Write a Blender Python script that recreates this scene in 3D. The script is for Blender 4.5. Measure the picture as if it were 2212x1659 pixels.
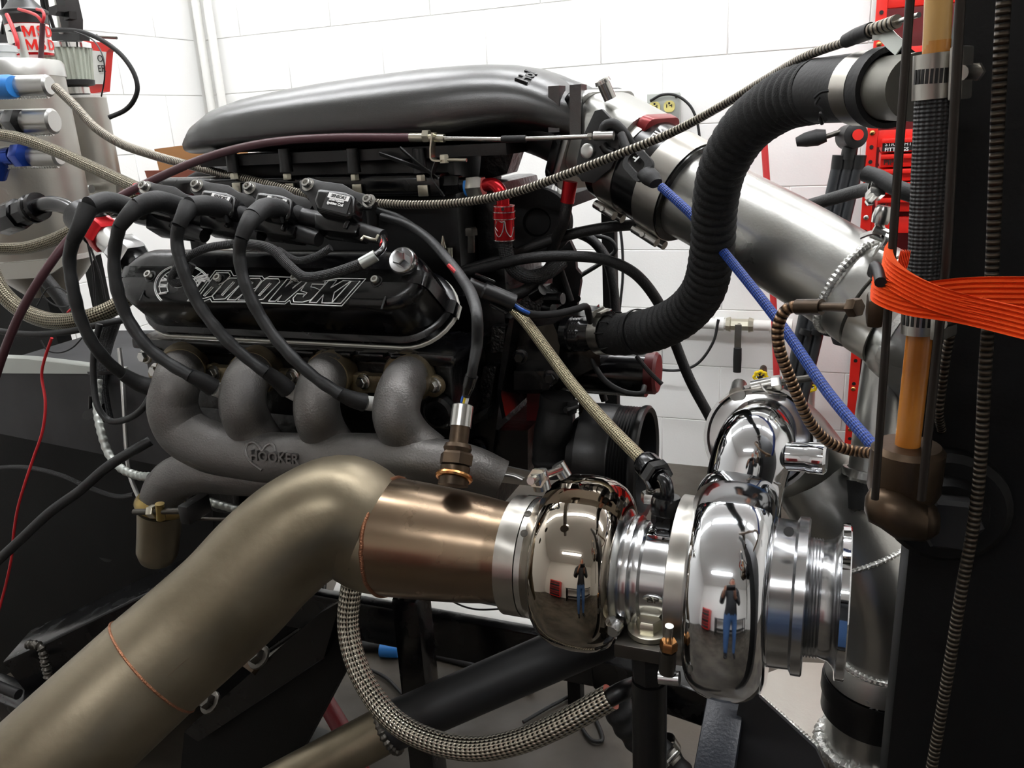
import bpy, bmesh, math, random
from mathutils import Vector as V, Matrix, Quaternion
random.seed(7)
sc = bpy.context.scene
for o in list(bpy.data.objects): bpy.data.objects.remove(o)
# ------------------------------------------------------------ camera
IW, IH, FPX = 2212.0, 1659.0, 1790.0
CZ = 1.234
YAW, PITCH, ROLL = math.radians(22), math.radians(17.5), math.radians(3.2)
FW = V((-math.sin(YAW)*math.cos(PITCH), math.cos(YAW)*math.cos(PITCH), -math.sin(PITCH)))
R0 = V((math.cos(YAW), math.sin(YAW), 0)); U0 = R0.cross(FW)
RT = R0*math.cos(ROLL) - U0*math.sin(ROLL); UP = RT.cross(FW)
CAM = V((0, 0, CZ))
cd = bpy.data.cameras.new('camera'); cam = bpy.data.objects.new('camera', cd)
sc.collection.objects.link(cam); sc.camera = cam
cd.sensor_fit = 'HORIZONTAL'; cd.sensor_width = 36.0; cd.lens = FPX/IW*36.0
cd.clip_start = 0.02; cd.clip_end = 50
m = Matrix.Identity(4)
for i, c in enumerate((RT, UP, -FW)):
    for j in range(3): m[j][i] = c[j]
m.translation = CAM; cam.matrix_world = m
# ------------------------------------------------------------ world, exposure
w = bpy.data.worlds.new('world'); sc.world = w; w.use_nodes = True
w.node_tree.nodes['Background'].inputs[0].default_value = (0.5, 0.52, 0.55, 1)
w.node_tree.nodes['Background'].inputs[1].default_value = 0.05
sc.view_settings.view_transform = 'Standard'; sc.view_settings.look = 'None'
sc.view_settings.gamma = 1.0; sc.view_settings.use_curve_mapping = False
sc.view_settings.exposure = 0.0
LAMP = 30.0      # radiance of the fluorescent diffusers
C = sc.collection
# ------------------------------------------------------------ measuring: a photo pixel at a known distance -> point in the room
def ray(px, py): return FW + RT*((px-IW/2)/FPX) - UP*((py-IH/2)/FPX)
def P(px, py, Y):
    r = ray(px, py); return CAM + r*(Y/r.y)
def PX(px, py, X):
    r = ray(px, py); return CAM + r*(X/r.x)
def PZ(px, py, Z):
    r = ray(px, py); return CAM + r*((Z-CZ)/r.z)
def PN(px, py, o, n):
    r = ray(px, py); return CAM + r*((o-CAM).dot(n)/r.dot(n))
def dep(p): return (V(p)-CAM).dot(FW)
def S(n, p): return n*dep(p)/FPX
# ------------------------------------------------------------ geometry
class G:
    def __init__(s): s.v = []; s.f = []; s.uv = []
    def add(s, v, f, uv=None):
        b = len(s.v); s.v += [V(q) for q in v]; s.f += [tuple(i+b for i in q) for q in f]
        s.uv += uv if uv else [[(0, 0)]*len(q) for q in f]
        return s
    def __iadd__(s, o): return s.add(o.v, o.f, o.uv)
    def xf(s, m): s.v = [m @ q for q in s.v]; return s
def frame(d, up=None):
    d = V(d).normalized(); u = V(up) if up else (V((0, 0, 1)) if abs(d.z) < .9 else V((0, 1, 0)))
    a = u.cross(d)
    if a.length < 1e-6: a = V((1, 0, 0)).cross(d)
    a.normalize(); return a, d.cross(a), d
def mat_from(o, a, b, c):
    m = Matrix.Identity(4)
    for i, q in enumerate((a, b, c)):
        for j in range(3): m[j][i] = q[j]
    m.translation = V(o); return m
def orient(o, d, up=None): return mat_from(o, *frame(d, up))
def spline(pts, k=8):
    pts = [V(p) for p in pts]
    if len(pts) < 3 or k <= 1: return pts, [i for i in range(len(pts))]
    out, par = [], []
    n = len(pts)
    for i in range(n-1):
        p1, p2 = pts[i], pts[i+1]
        p0 = pts[i-1] if i else p1*2-p2
        p3 = pts[i+2] if i+2 < n else p2*2-p1
        t1, t2 = (p1-p0).length**.5+1e-6, (p2-p1).length**.5+1e-6
        t3 = (p3-p2).length**.5+1e-6
        for j in range(k):
            t = j/k*t2
            # centripetal Catmull-Rom (Barry-Goldman)
            A1 = p0*((0-t)/t1)+p1*((t+t1)/t1); A2 = p1*((t2-t)/t2)+p2*(t/t2); A3 = p2*((t2+t3-t)/t3)+p3*((t-t2)/t3)
            B1 = A1*((t2-t)/(t1+t2))+A2*((t+t1)/(t1+t2)); B2 = A2*((t2+t3-t)/(t2+t3))+A3*(t/(t2+t3))
            out.append(B1*((t2-t)/t2)+B2*(t/t2)); par.append(i+j/k)
    out.append(pts[-1]); par.append(n-1)
    return out, par
def resample(pts, par, step):
    L = [0]
    for a, b in zip(pts, pts[1:]): L.append(L[-1]+(b-a).length)
    n = max(2, int(L[-1]/step)+1); o, q = [], []; j = 0
    for i in range(n+1):
        s = L[-1]*i/n
        while j < len(L)-2 and L[j+1] < s: j += 1
        t = (s-L[j])/max(1e-9, L[j+1]-L[j]); o.append(pts[j].lerp(pts[j+1], t)); q.append(par[j]+(par[j+1]-par[j])*t)
    return o, q, L[-1]
def lerpl(l, t):
    i = min(int(t), len(l)-2) if len(l) > 1 else 0
    return l[i]+(l[i+1]-l[i])*(t-i) if len(l) > 1 else l[0]
def tube(pts, r, n=14, k=8, cap=True, fn=None, step=None, flat=None, g=None, up=None):
    """sweep a circle (or ellipse, flat=(a,b) factors) along a smooth path; r may be a list per control point"""
    g = g or G()
    p, par = spline(pts, k)
    if step: p, par, L = resample(p, par, step)
    rl = r if isinstance(r, (list, tuple)) else None
    vs, fs, uv = [], [], []; s = 0
    t0 = (p[1]-p[0]).normalized(); a = frame(t0, up)[0]; N = len(p)
    ss = []
    for i in range(N):
        t = (p[min(i+1, N-1)]-p[max(i-1, 0)]).normalized()
        a = (a-t*a.dot(t)).normalized(); b = t.cross(a)
        if i: s += (p[i]-p[i-1]).length
        ss.append(s)
        rr = lerpl(rl, par[i]) if rl else r
        if fn: rr *= fn(s)
        fa, fb = flat or (1, 1)
        for j in range(n):
            th = 2*math.pi*j/n
            vs.append(p[i]+a*(math.cos(th)*rr*fa)+b*(math.sin(th)*rr*fb))
    for i in range(N-1):
        for j in range(n):
            k2 = (j+1) % n
            fs.append((i*n+j, i*n+k2, (i+1)*n+k2, (i+1)*n+j))
            u0, u1 = ss[i], ss[i+1]; v0, v1 = j/n, (j+1)/n
            uv.append([(u0, v0), (u0, v1), (u1, v1), (u1, v0)])
    if cap:
        fs.append(tuple(range(n-1, -1, -1))); uv.append([(0, 0)]*n)
        fs.append(tuple((N-1)*n+j for j in range(n))); uv.append([(0, 0)]*n)
    return g.add(vs, fs, uv)
def lathe(prof, o, d, n=40, up=None, cap=True, g=None, ang=None):
    """prof: (along, radius) pairs, revolved round direction d from o"""
    g = g or G(); a, b, c = frame(d, up); o = V(o); vs, fs, uv = [], [], []
    full = ang is None; A = ang or 2*math.pi; m_ = n if full else n+1
    for (t, r) in prof:
        for j in range(m_):
            th = A*j/n; vs.append(o+c*t+a*(math.cos(th)*r)+b*(math.sin(th)*r))
    for i in range(len(prof)-1):
        for j in range(n):
            k2 = (j+1) % m_ if full else j+1
            fs.append((i*m_+j, i*m_+k2, (i+1)*m_+k2, (i+1)*m_+j))
            uv.append([(prof[i][0], j/n), (prof[i][0], (j+1)/n), (prof[i+1][0], (j+1)/n), (prof[i+1][0], j/n)])
    if cap and full:
        if prof[0][1] > 1e-6: fs.append(tuple(range(n-1, -1, -1))); uv.append([(0, 0)]*n)
        if prof[-1][1] > 1e-6: fs.append(tuple((len(prof)-1)*n+j for j in range(n))); uv.append([(0, 0)]*n)
    return g.add(vs, fs, uv)
def box(sx, sy, sz, m=None, bev=0.0, g=None, seg=2):
    """box with full sizes centred on its own origin, then transformed"""
    bm = bmesh.new(); bmesh.ops.create_cube(bm, size=1)
    for q in bm.verts: q.co = V((q.co.x*sx, q.co.y*sy, q.co.z*sz))
    if bev > 0: bmesh.ops.bevel(bm, geom=list(bm.edges), offset=min(bev, .49*min(sx, sy, sz)), segments=seg, profile=.6, affect='EDGES')
    return from_bm(bm, m, g)
def from_bm(bm, m=None, g=None):
    g = g or G(); bm.verts.index_update()
    vs = [(m @ q.co) if m else q.co.copy() for q in bm.verts]
    fs = [tuple(q.index for q in f.verts) for f in bm.faces]; bm.free()
    return g.add(vs, fs)
def beam(p, q, wx, wz, up=(0, 0, 1), bev=0.003, g=None):
    """rectangular bar from p to q, wx wide and wz tall"""
    p, q = V(p), V(q); a, b, c = frame(q-p, up)
    return box(wx, wz, (q-p).length, mat_from((p+q)/2, a, b, c), bev, g)
def prism(poly, h, m=None, bev=0.0, g=None, seg=2):
    """closed outline (x, y) extruded by h along z, edges bevelled"""
    bm = bmesh.new(); vs = [bm.verts.new((x, y, 0)) for x, y in poly]
    f = bm.faces.new(vs); bm.normal_update()
    if f.normal.z < 0: f.normal_flip()
    r = bmesh.ops.extrude_face_region(bm, geom=[f])
    for q in r['geom']:
        if isinstance(q, bmesh.types.BMVert): q.co.z += h
    bm.normal_update(); bmesh.ops.recalc_face_normals(bm, faces=bm.faces)
    if bev > 0: bmesh.ops.bevel(bm, geom=[e for e in bm.edges if e.calc_face_angle(0) > .5], offset=bev, segments=seg, profile=.6, affect='EDGES')
    bmesh.ops.triangulate(bm, faces=[f for f in bm.faces if len(f.verts) > 6])
    return from_bm(bm, m, g)
def rrect(w, h, r, n=5, cx=0, cy=0):
    o = []
    for sx, sy, a0 in ((1, 1, 0), (-1, 1, 90), (-1, -1, 180), (1, -1, 270)):
        for i in range(n+1):
            a = math.radians(a0+90*i/n); o.append((cx+sx*(w/2-r)+r*math.cos(a), cy+sy*(h/2-r)+r*math.sin(a)))
    return o
def loft(secs, cap=True, g=None, closed=True):
    g = g or G(); n = len(secs[0]); vs = [V(p) for s in secs for p in s]; fs = []; uv = []
    for i in range(len(secs)-1):
        for j in range(n if closed else n-1):
            k2 = (j+1) % n; fs.append((i*n+j, i*n+k2, (i+1)*n+k2, (i+1)*n+j))
            uv.append([(i, j/n), (i, (j+1)/n), (i+1, (j+1)/n), (i+1, j/n)])
    if cap:
        fs.append(tuple(range(n-1, -1, -1))); fs.append(tuple((len(secs)-1)*n+j for j in range(n))); uv += [[(0, 0)]*n]*2
    return g.add(vs, fs, uv)
def hexa(o, d, r, h, g=None, up=None):
    """hexagon nut or bolt head with chamfered top"""
    g = g or G(); a, b, c = frame(d, up); o = V(o); secs = []
    for t, k in ((0, 1), (h*.8, 1), (h, .86)):
        secs.append([o+c*t+a*(math.cos(math.pi/3*i)*r*k)+b*(math.sin(math.pi/3*i)*r*k) for i in range(6)])
    return loft(secs, True, g)
def bolt(o, d, r, g=None, flange=True, kind='hex'):
    g = g or G(); o = V(o); d = V(d).normalized()
    if kind == 'hex':
        if flange: lathe([(0, r*1.45), (r*.25, r*1.4), (r*.38, r*1.1)], o, d, 18, g=g)
        hexa(o+d*r*.2, d, r, r*1.1, g)
    else:   # socket head with a recessed hexagon
        if flange: lathe([(0, r*1.5), (r*.2, r*1.5), (r*.2, r*.9)], o, d, 20, g=g)
        lathe([(0, r), (r*1.2, r), (r*1.35, r*.9), (r*1.35, r*.52), (r*.8, r*.5), (r*.8, 0)], o, d, 20, g=g, cap=False)
    return g
def ring(o, d, r, t, wd, n=40, g=None):
    """flat band round an axis: radius r, thickness t, width wd centred on o"""
    return lathe([(-wd/2, r), (-wd/2, r+t), (wd/2, r+t), (wd/2, r), (-wd/2, r)], o, d, n, cap=False, g=g)
def strip(pts, wdir, w, t, k=6, g=None):
    """flat band w wide (along wdir) and t thick following pts"""
    g = g or G(); p, _ = spline(pts, k); secs = []
    for i in range(len(p)):
        tg = (p[min(i+1, len(p)-1)]-p[max(i-1, 0)]).normalized(); wd = wdir[min(i//k, len(wdir)-1)] if isinstance(wdir, list) else V(wdir)
        wd = (wd-tg*wd.dot(tg)).normalized(); nn = tg.cross(wd)
        secs.append([p[i]-wd*w/2-nn*t/2, p[i]+wd*w/2-nn*t/2, p[i]+wd*w/2+nn*t/2, p[i]-wd*w/2+nn*t/2])
    return loft(secs, True, g)
# ------------------------------------------------------------ scene objects
WL = {}
def mkmesh(name, g, mats, off, sharp=38):
    me = bpy.data.meshes.new(name)
    me.from_pydata([tuple(q-off) for q in g.v], [], g.f)
    uvl = me.uv_layers.new(name='UVMap')
    flat = [c for f in g.uv for t in f for c in t]
    if len(flat) == len(uvl.data)*2: uvl.data.foreach_set('uv', flat)
    for m_ in (mats if isinstance(mats, (list, tuple)) else [mats]): me.materials.append(M[m_])
    bm = bmesh.new(); bm.from_mesh(me)
    bmesh.ops.recalc_face_normals(bm, faces=bm.faces)
    ca = math.radians(sharp)
    for e in bm.edges:
        if len(e.link_faces) == 2 and e.calc_face_angle(0) > ca: e.smooth = False
    for f in bm.faces: f.smooth = True
    bm.to_mesh(me); bm.free(); me.update()
    return me
def obj(name, g, mat, parent=None, loc=None, sharp=38):
    if parent is not None: off = WL[parent.name]
    elif loc is not None: off = V(loc)
    else:
        xs = [q.x for q in g.v]; ys = [q.y for q in g.v]; zs = [q.z for q in g.v]
        off = V(((min(xs)+max(xs))/2, (min(ys)+max(ys))/2, min(zs)))
    o = bpy.data.objects.new(name, mkmesh(name, g, mat, off, sharp)); C.objects.link(o)
    if parent is not None: o.parent = parent
    else: o.location = off
    WL[o.name] = off
    return o
def tag(o, label=None, cat=None, group=None, kind=None):
    if label: o['label'] = label
    if cat: o['category'] = cat
    if group: o['group'] = group
    if kind: o['kind'] = kind
    return o
def thing(name, label, cat, loc, group=None):
    o = bpy.data.objects.new(name, None); C.objects.link(o); o.location = V(loc); o.empty_display_size = .02
    WL[o.name] = V(loc); return tag(o, label, cat, group)
def struct(name, g, mat, parent=None, loc=None):
    o = obj(name, g, mat, parent, loc)
    if parent is None: o['kind'] = 'structure'
    return o
def text(s, size, m, depth=.0004, sp=1.0, shear=0.0, align='CENTER', bold=0.0):
    """lettering as real thin mesh lying in the xy plane of m"""
    c = bpy.data.curves.new('t', 'FONT'); c.body = s; c.size = size; c.align_x = align; c.align_y = 'CENTER'
    c.extrude = depth; c.space_character = sp; c.shear = shear; c.resolution_u = 3; c.offset = bold
    o = bpy.data.objects.new('t', c); C.objects.link(o)
    me = bpy.data.meshes.new_from_object(o.evaluated_get(bpy.context.evaluated_depsgraph_get()))
    g = G().add([m @ q.co for q in me.vertices], [tuple(p.vertices) for p in me.polygons])
    bpy.data.objects.remove(o); bpy.data.curves.remove(c); bpy.data.meshes.remove(me)
    return g
def PL(l, Y=None):
    """list of (px, py[, Y]) -> room points"""
    out = []; y = Y
    for q in l:
        if len(q) > 2: y = q[2]
        out.append(P(q[0], q[1], y))
    return out
def hose(name, label, cat, l, rpx, mat, Y=None, group=None, n=12, fn=None, step=None, k=8, parts=None, end=False):
    """a hose, wire or cable: path through measured points, radius in photo pixels at its middle"""
    p = PL(l, Y); r = S(rpx, p[len(p)//2]) if not isinstance(rpx, list) else [S(a, b) for a, b in zip(rpx, p)]
    g = tube(p, r, n, k, True, fn, step)
    if parts is None: return tag(obj(name, g, mat), label, cat, group)
    t = thing(name, label, cat, min(p, key=lambda q: q.z), group); obj(parts, g, mat, t); return t
def hclamp(parent, o, d, r, wd=.012, mat='steel', screw=None, name='hose_clamp'):
    """worm-drive clamp: slotted band, housing and screw (one sub-part each)"""
    b = obj(name, ring(o, d, r, .0009, wd), mat, parent)
    d = V(d).normalized(); s = V(screw).normalized() if screw else V((0, -1, 0)); s = (s-d*s.dot(d)).normalized(); tg = d.cross(s)
    g = box(wd*1.15, .006, .016, mat_from(V(o)+s*(r+.003), d, s, tg), .001)
    obj('clamp_housing', g, mat, b)
    g = lathe([(0, .0035), (.02, .0035), (.021, .003)], V(o)+s*(r+.005)-tg*.008, tg, 12); hexa(V(o)+s*(r+.005)+tg*.011, tg, .0045, .005, g)
    obj('clamp_screw', g, mat, b)
    return b

def ext(poly, y0, y1):
    """a flat outline measured at distance y0, extruded straight back to y1"""
    a = [P(x, y, y0) for x, y in poly]; return loft([a, [q+V((0, y1-y0, 0)) for q in a]])
# ------------------------------------------------------------ procedural materials
M = {}
def srgb(h):
    h = h.lstrip('#'); c = [int(h[i:i+2], 16)/255 for i in (0, 2, 4)]
    return tuple((x/12.92 if x <= .04045 else ((x+.055)/1.055)**2.4) for x in c)+(1,)
def mat(name, col, rough=.5, metal=0., bump=None, vary=None, spec=.5, coat=0., emit=None, rvary=None, trans=None, sss=None, aniso=0.):
    """col hex; bump=(scale, strength[, detail]); vary=(hex2, scale, contrast low, high); rvary=(scale, low, high)"""
    m = bpy.data.materials.new(name); m.use_nodes = True; nt = m.node_tree; N = nt.nodes; Lk = nt.links.new
    b = N['Principled BSDF']; b.inputs['Base Color'].default_value = srgb(col); b.inputs['Roughness'].default_value = rough
    b.inputs['Metallic'].default_value = metal; b.inputs['Specular IOR Level'].default_value = spec
    b.inputs['Coat Weight'].default_value = coat; b.inputs['Coat Roughness'].default_value = .05
    if aniso: b.inputs['Anisotropic'].default_value = aniso
    tc = N.new('ShaderNodeTexCoord')
    def noise(s, d=4, dist=0.):
        n = N.new('ShaderNodeTexNoise'); n.inputs['Scale'].default_value = s; n.inputs['Detail'].default_value = d
        n.inputs['Distortion'].default_value = dist; Lk(tc.outputs['Object'], n.inputs['Vector']); return n
    def ramp(src, stops):
        r = N.new('ShaderNodeValToRGB'); e = r.color_ramp.elements
        while len(e) < len(stops): e.new(.5)
        for q, (p, c) in zip(e, stops): q.position = p; q.color = c
        Lk(src, r.inputs[0]); return r
    if vary:
        n = noise(vary[1], 6, .3); r = ramp(n.outputs['Fac'], [(vary[2], srgb(col)), (vary[3], srgb(vary[0]))])
        Lk(r.outputs[0], b.inputs['Base Color'])
    if rvary:
        n = noise(rvary[0], 5); mr = N.new('ShaderNodeMapRange'); mr.inputs['From Min'].default_value = .35; mr.inputs['From Max'].default_value = .65
        mr.inputs['To Min'].default_value = rvary[1]; mr.inputs['To Max'].default_value = rvary[2]
        Lk(n.outputs['Fac'], mr.inputs['Value']); Lk(mr.outputs[0], b.inputs['Roughness'])
    if bump:
        n = noise(bump[0], bump[2] if len(bump) > 2 else 3); bp = N.new('ShaderNodeBump'); bp.inputs['Strength'].default_value = bump[1]
        bp.inputs['Distance'].default_value = .002; Lk(n.outputs['Fac'], bp.inputs['Height']); Lk(bp.outputs[0], b.inputs['Normal'])
    if emit:
        b.inputs['Emission Color'].default_value = srgb(emit[0]); b.inputs['Emission Strength'].default_value = emit[1]
    if trans:
        b.inputs['Transmission Weight'].default_value = trans; b.inputs['IOR'].default_value = 1.45
    M[name] = m; m['b'] = 0
    return m, nt, b, tc
def mth(nt, op, a, b=None):
    n = nt.nodes.new('ShaderNodeMath'); n.operation = op
    for i, q in enumerate((a, b)):
        if q is None: continue
        if isinstance(q, (int, float)): n.inputs[i].default_value = q
        else: nt.links.new(q, n.inputs[i])
    return n.outputs[0]
def braid(name, dark, light, metal, rough, around=10, pitch=140, strength=.6):
    """woven sleeve: two crossing helices of strands along a tube's UVs (u metres along, v once round)"""
    m, nt, b, tc = mat(name, light, rough, metal)
    sp = nt.nodes.new('ShaderNodeSeparateXYZ'); nt.links.new(tc.outputs['UV'], sp.inputs[0])
    u, v = mth(nt, 'MULTIPLY', sp.outputs[0], pitch*2*math.pi), mth(nt, 'MULTIPLY', sp.outputs[1], around*2*math.pi)
    s1 = mth(nt, 'SINE', mth(nt, 'ADD', u, v)); s2 = mth(nt, 'SINE', mth(nt, 'SUBTRACT', u, v))
    h = mth(nt, 'ADD', mth(nt, 'MULTIPLY', mth(nt, 'MULTIPLY', s1, s2), .5), .5)
    r = nt.nodes.new('ShaderNodeValToRGB'); e = r.color_ramp.elements
    e[0].position = .12; e[0].color = srgb(dark); e[1].position = .6; e[1].color = srgb(light)
    nt.links.new(h, r.inputs[0]); nt.links.new(r.outputs[0], b.inputs['Base Color'])
    bp = nt.nodes.new('ShaderNodeBump'); bp.inputs['Strength'].default_value = strength; bp.inputs['Distance'].default_value = .001
    nt.links.new(h, bp.inputs['Height']); nt.links.new(bp.outputs[0], b.inputs['Normal'])
mat('block_paint', 'f6f6f4', .5, 0, (160, .18, 3))
mat('joint_paint', 'ecece9', .7)
mat('plain_wall', 'e9e7e2', .7, 0, (90, .1))
mat('ceiling_paint', 'efefec', .8)
mat('lamp', 'ffffff', .5, emit=('fcfdff', LAMP))
mat('lamp_housing', 'e8e8e6', .4)
m, nt, b, tc = mat('concrete', '4e473d', .6, 0, (60, .2, 6), ('2e2922', 3.2, .35, .68), rvary=(6, .35, .7))
mat('black_gloss', '08080a', .18, 0, (120, .06), spec=.5, rvary=(30, .14, .3))
mat('black_satin', '0c0c0d', .38, 0, (160, .12))
mat('black_wrinkle', '0b0b0c', .3, 0, (260, .9, 2))
mat('black_cast', '0a0a0b', .28, 0, (90, .6, 4))
mat('intake_black', '0b0c0d', .31, 0, (900, .1, 2), spec=.5)[2].inputs['IOR'].default_value = 1.95
mat('black_plastic', '121213', .42)
mat('black_plastic_gloss', '0a0a0b', .2)
mat('rubber', '101011', .62, 0, (300, .15))
mat('rubber_hose', '121213', .55, 0, (500, .35))
mat('rubber_wire', '191a1b', .5, 0, (200, .25))
mat('rubber_cloth', '141414', .7, 0, (900, .4), spec=.35)
mat('panel_black', '060606', .6, 0, (300, .1), spec=.25)
mat('panel_grey', '38383a', .6, 0, (40, .1), ('1d1d1e', 6, .45, .7))
mat('charcoal_metal', '232324', .5, .3)
mat('cast_iron', '706e6c', .45, .8, (420, .35, 3), ('66635f', 9, .38, .7), rvary=(14, .4, .6))
mat('cast_iron_heat', '96876a', .42, .8, (420, .3, 3), ('5e5443', 22, .4, .66))
mat('stainless_dull', '867c69', .4, .85, (140, .1), ('6b6250', 7, .4, .68), rvary=(10, .36, .52))
mat('stainless_heat', '8e7c66', .27, .95, (30, .05), ('7a6757', 4, .3, .75), rvary=(8, .22, .34))
mat('weld_heat', '9a6a50', .35, .9, (700, .8))
mat('weld_alu', 'd8d8d4', .3, .95, (500, .5))
mat('nickel', 'aaa195', .045, 1.0, rvary=(6, .03, .07))
mat('polished', 'd7d9dc', .06, 1.0, rvary=(9, .04, .1))
mat('machined', 'c9cacb', .2, 1.0, aniso=.6)
mat('alu_pipe', 'b4b4b0', .33, .95, (300, .06), ('a0a09b', 9, .4, .7), rvary=(7, .27, .4))
mat('alu_tank', 'a09d96', .36, .9, (200, .08), ('9b978e', 8, .4, .68))
mat('alu_bright', 'c6c6c3', .3, .95)
mat('steel', 'c4c3bf', .25, 1.0)
mat('steel_band', 'b4b1aa', .3, 1.0, aniso=.5)
mat('steel_dark', '55524d', .35, .9)
mat('zinc', 'c9c5b4', .28, .95)
mat('gold_zinc', 'a8925c', .3, .95)
mat('brass_dark', '544536', .4, .8, (120, .1), ('3a3026', 30, .4, .65))
mat('copper_nut', 'c08a58', .25, 1.0)
mat('red_paint', 'd8251c', .35, 0)
mat('red_anodized', 'b5161e', .25, .7)
mat('red_wire', 'c02028', .4)
mat('red_hose', 'c8383a', .5)
mat('red_dark', '5a1216', .4)
mat('maroon', '4a2a30', .42)
mat('blue_anodized', '1c3f9a', .25, .7)
mat('blue_plastic', '2a7fd0', .4)
mat('blue_tape', '2258b0', .4)
mat('orange_web', 'f2591f', .75, 0, (1500, .3), ('e84e1a', 30, .4, .6), spec=.2)
mat('amber_tube', 'b06a22', .25, 0, None, ('c98a3e', 14, .4, .65), spec=.6)
mat('amber_light', 'd0a868', .25, 0, None, ('c08e4c', 10, .4, .65))
mat('yellow', 'e8c818', .4)
mat('cream', 'e8dc8a', .45)
mat('white_plastic', 'e6e6e2', .4)
mat('white_print', 'f0f0ee', .5)
mat('black_print', '151515', .5)
mat('grey_print', '8c8c8c', .5)
mat('ceramic', 'dcdcd8', .3)
mat('white_gasket', 'd8d6cc', .6)
mat('cardboard', 'b08050', .75, 0, (60, .15))
mat('cardboard_dark', '8a4a38', .7)
mat('filter_pleat', 'b9bfb2', .8, 0, (500, .5))
mat('chrome', 'e0e0e0', .05, 1.0)
mat('galv', 'b9bdb8', .45, .8, (60, .1))
mat('clear_plastic', 'd8dcdc', .12, 0, trans=.6)
mat('denim', '3a5a86', .8); mat('jacket', '15161a', .75); mat('skin', 'b8836a', .5)
braid('braid_steel', '15130e', '8d8674', .9, .32, 10, 130, .8)
braid('braid_fine', '2c2820', 'b3a98c', .8, .35, 8, 200, .8)
braid('braid_black', '050505', '2a2a2b', 0, .5, 10, 260, .9)
braid('braid_blue', '06143a', '10409c', 0, .5, 8, 150, .7)
braid('braid_drain', '0c0b08', 'cfc8b8', .95, .22, 11, 85, 1.0)
mat('leg_paint', '23272f', .35, 0, (300, .2))
mat('rail_grey', '4c4e4c', .5, .2, (80, .1))
mat('red_rubber', '6a1a20', .5)
mat('tripod_grey', '4b4d50', .35, .7)

def rings(name, dark, light, metal, rough, pitch, strength=.8):
    """interlocked hose: rings along a tube's length (u in metres)"""
    m, nt, b, tc = mat(name, light, rough, metal)
    sp = nt.nodes.new('ShaderNodeSeparateXYZ'); nt.links.new(tc.outputs['UV'], sp.inputs[0])
    h = mth(nt, 'ADD', mth(nt, 'MULTIPLY', mth(nt, 'SINE', mth(nt, 'MULTIPLY', sp.outputs[0], 2*math.pi/pitch)), .5), .5)
    r = nt.nodes.new('ShaderNodeValToRGB'); e = r.color_ramp.elements
    e[0].position = .15; e[0].color = srgb(dark); e[1].position = .42; e[1].color = srgb(light)
    nt.links.new(h, r.inputs[0]); nt.links.new(r.outputs[0], b.inputs['Base Color'])
    bp = nt.nodes.new('ShaderNodeBump'); bp.inputs['Strength'].default_value = strength; bp.inputs['Distance'].default_value = .0015
    nt.links.new(h, bp.inputs['Height']); nt.links.new(bp.outputs[0], b.inputs['Normal'])
rings('flex_steel', '24211b', 'a39c8e', .85, .3, .0042)
rings('bronze_flex', '2a1d14', '85694f', .75, .35, .0042)
rings('flex_dark', '14110d', '4a4136', .6, .45, .003)
mat('rod_dark', '2a241f', .45, .5)
mat('spout_grey', '77756d', .4, .7, (60, .1))
mat('red_plate', '8a2a2c', .3, .3)
mat('hair', '2a2018', .6)
mat('eye', 'e8e4dc', .2)
# ------------------------------------------------------------ the room
WY = 2.84; WX = -2.40; XR = 2.6; YF = -2.6; ZC = 2.75
def slab(x0, x1, y0, y1, z0, z1, g=None): return box(x1-x0, y1-y0, z1-z0, Matrix.Translation(((x0+x1)/2, (y0+y1)/2, (z0+z1)/2)), 0, g)
struct('floor', slab(WX-.2, XR+.2, YF-.2, WY+.2, -.1, 0), 'concrete')
struct('ceiling', slab(WX-.2, XR+.2, YF-.2, WY+.2, ZC, ZC+.1), 'ceiling_paint')
wb = struct('wall_back', slab(WX-.2, XR+.2, WY, WY+.2, 0, ZC), 'joint_paint')
wl = struct('wall_left', slab(WX-.2, WX, YF, WY, 0, ZC), 'joint_paint')
struct('wall_right', slab(XR, XR+.2, YF, WY, 0, ZC), 'plain_wall')
struct('wall_front', slab(WX-.2, XR+.2, YF-.2, YF, 0, ZC), 'plain_wall')
# concrete blocks, 400 x 200 mm, laid in running bond with shallow painted joints; joint heights from the photo
BH = .2035; BW = .406; Z0 = CZ-.2413-5*BH
gb = box(BW-.004, .016, BH-.004, None, .0035, seg=2)
bme = {}
def block_mesh(w_):
    k = round(w_, 3)
    if k not in bme: bme[k] = mkmesh('block', box(w_-.0025, .016, BH-.0025, None, .0015, seg=1), 'block_paint', V((0, 0, 0)))
    return bme[k]
def block(par, x, z, w_, rot):
    o = bpy.data.objects.new('block', block_mesh(w_)); C.objects.link(o); o.parent = par
    base = WL[par.name]; o.location = (V((x, WY+.0042, z)) if not rot else V((WX-.0042, x, z)))-base
    if rot: o.rotation_euler.z = math.pi/2
for r in range(-1, 9):
    z = Z0+(r+.5)*BH
    if z-BH/2 < -.03: continue
    x = WX+.01+(0 if r % 2 else -BW/2)
    while x < 1.15:
        x0, x1 = max(x, WX+.01), x+BW
        if x1-x0 > .05: block(wb, (x0+x1)/2, z, x1-x0, False)
        x += BW
    y = WY-.02
    yy = y+(0 if r % 2 else BW/2)
    while yy > 1.2:
        y1, y0 = min(yy, y), yy-BW
        if y1-y0 > .05: block(wl, (y0+y1)/2, z, y1-y0, True)
        yy -= BW
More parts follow.
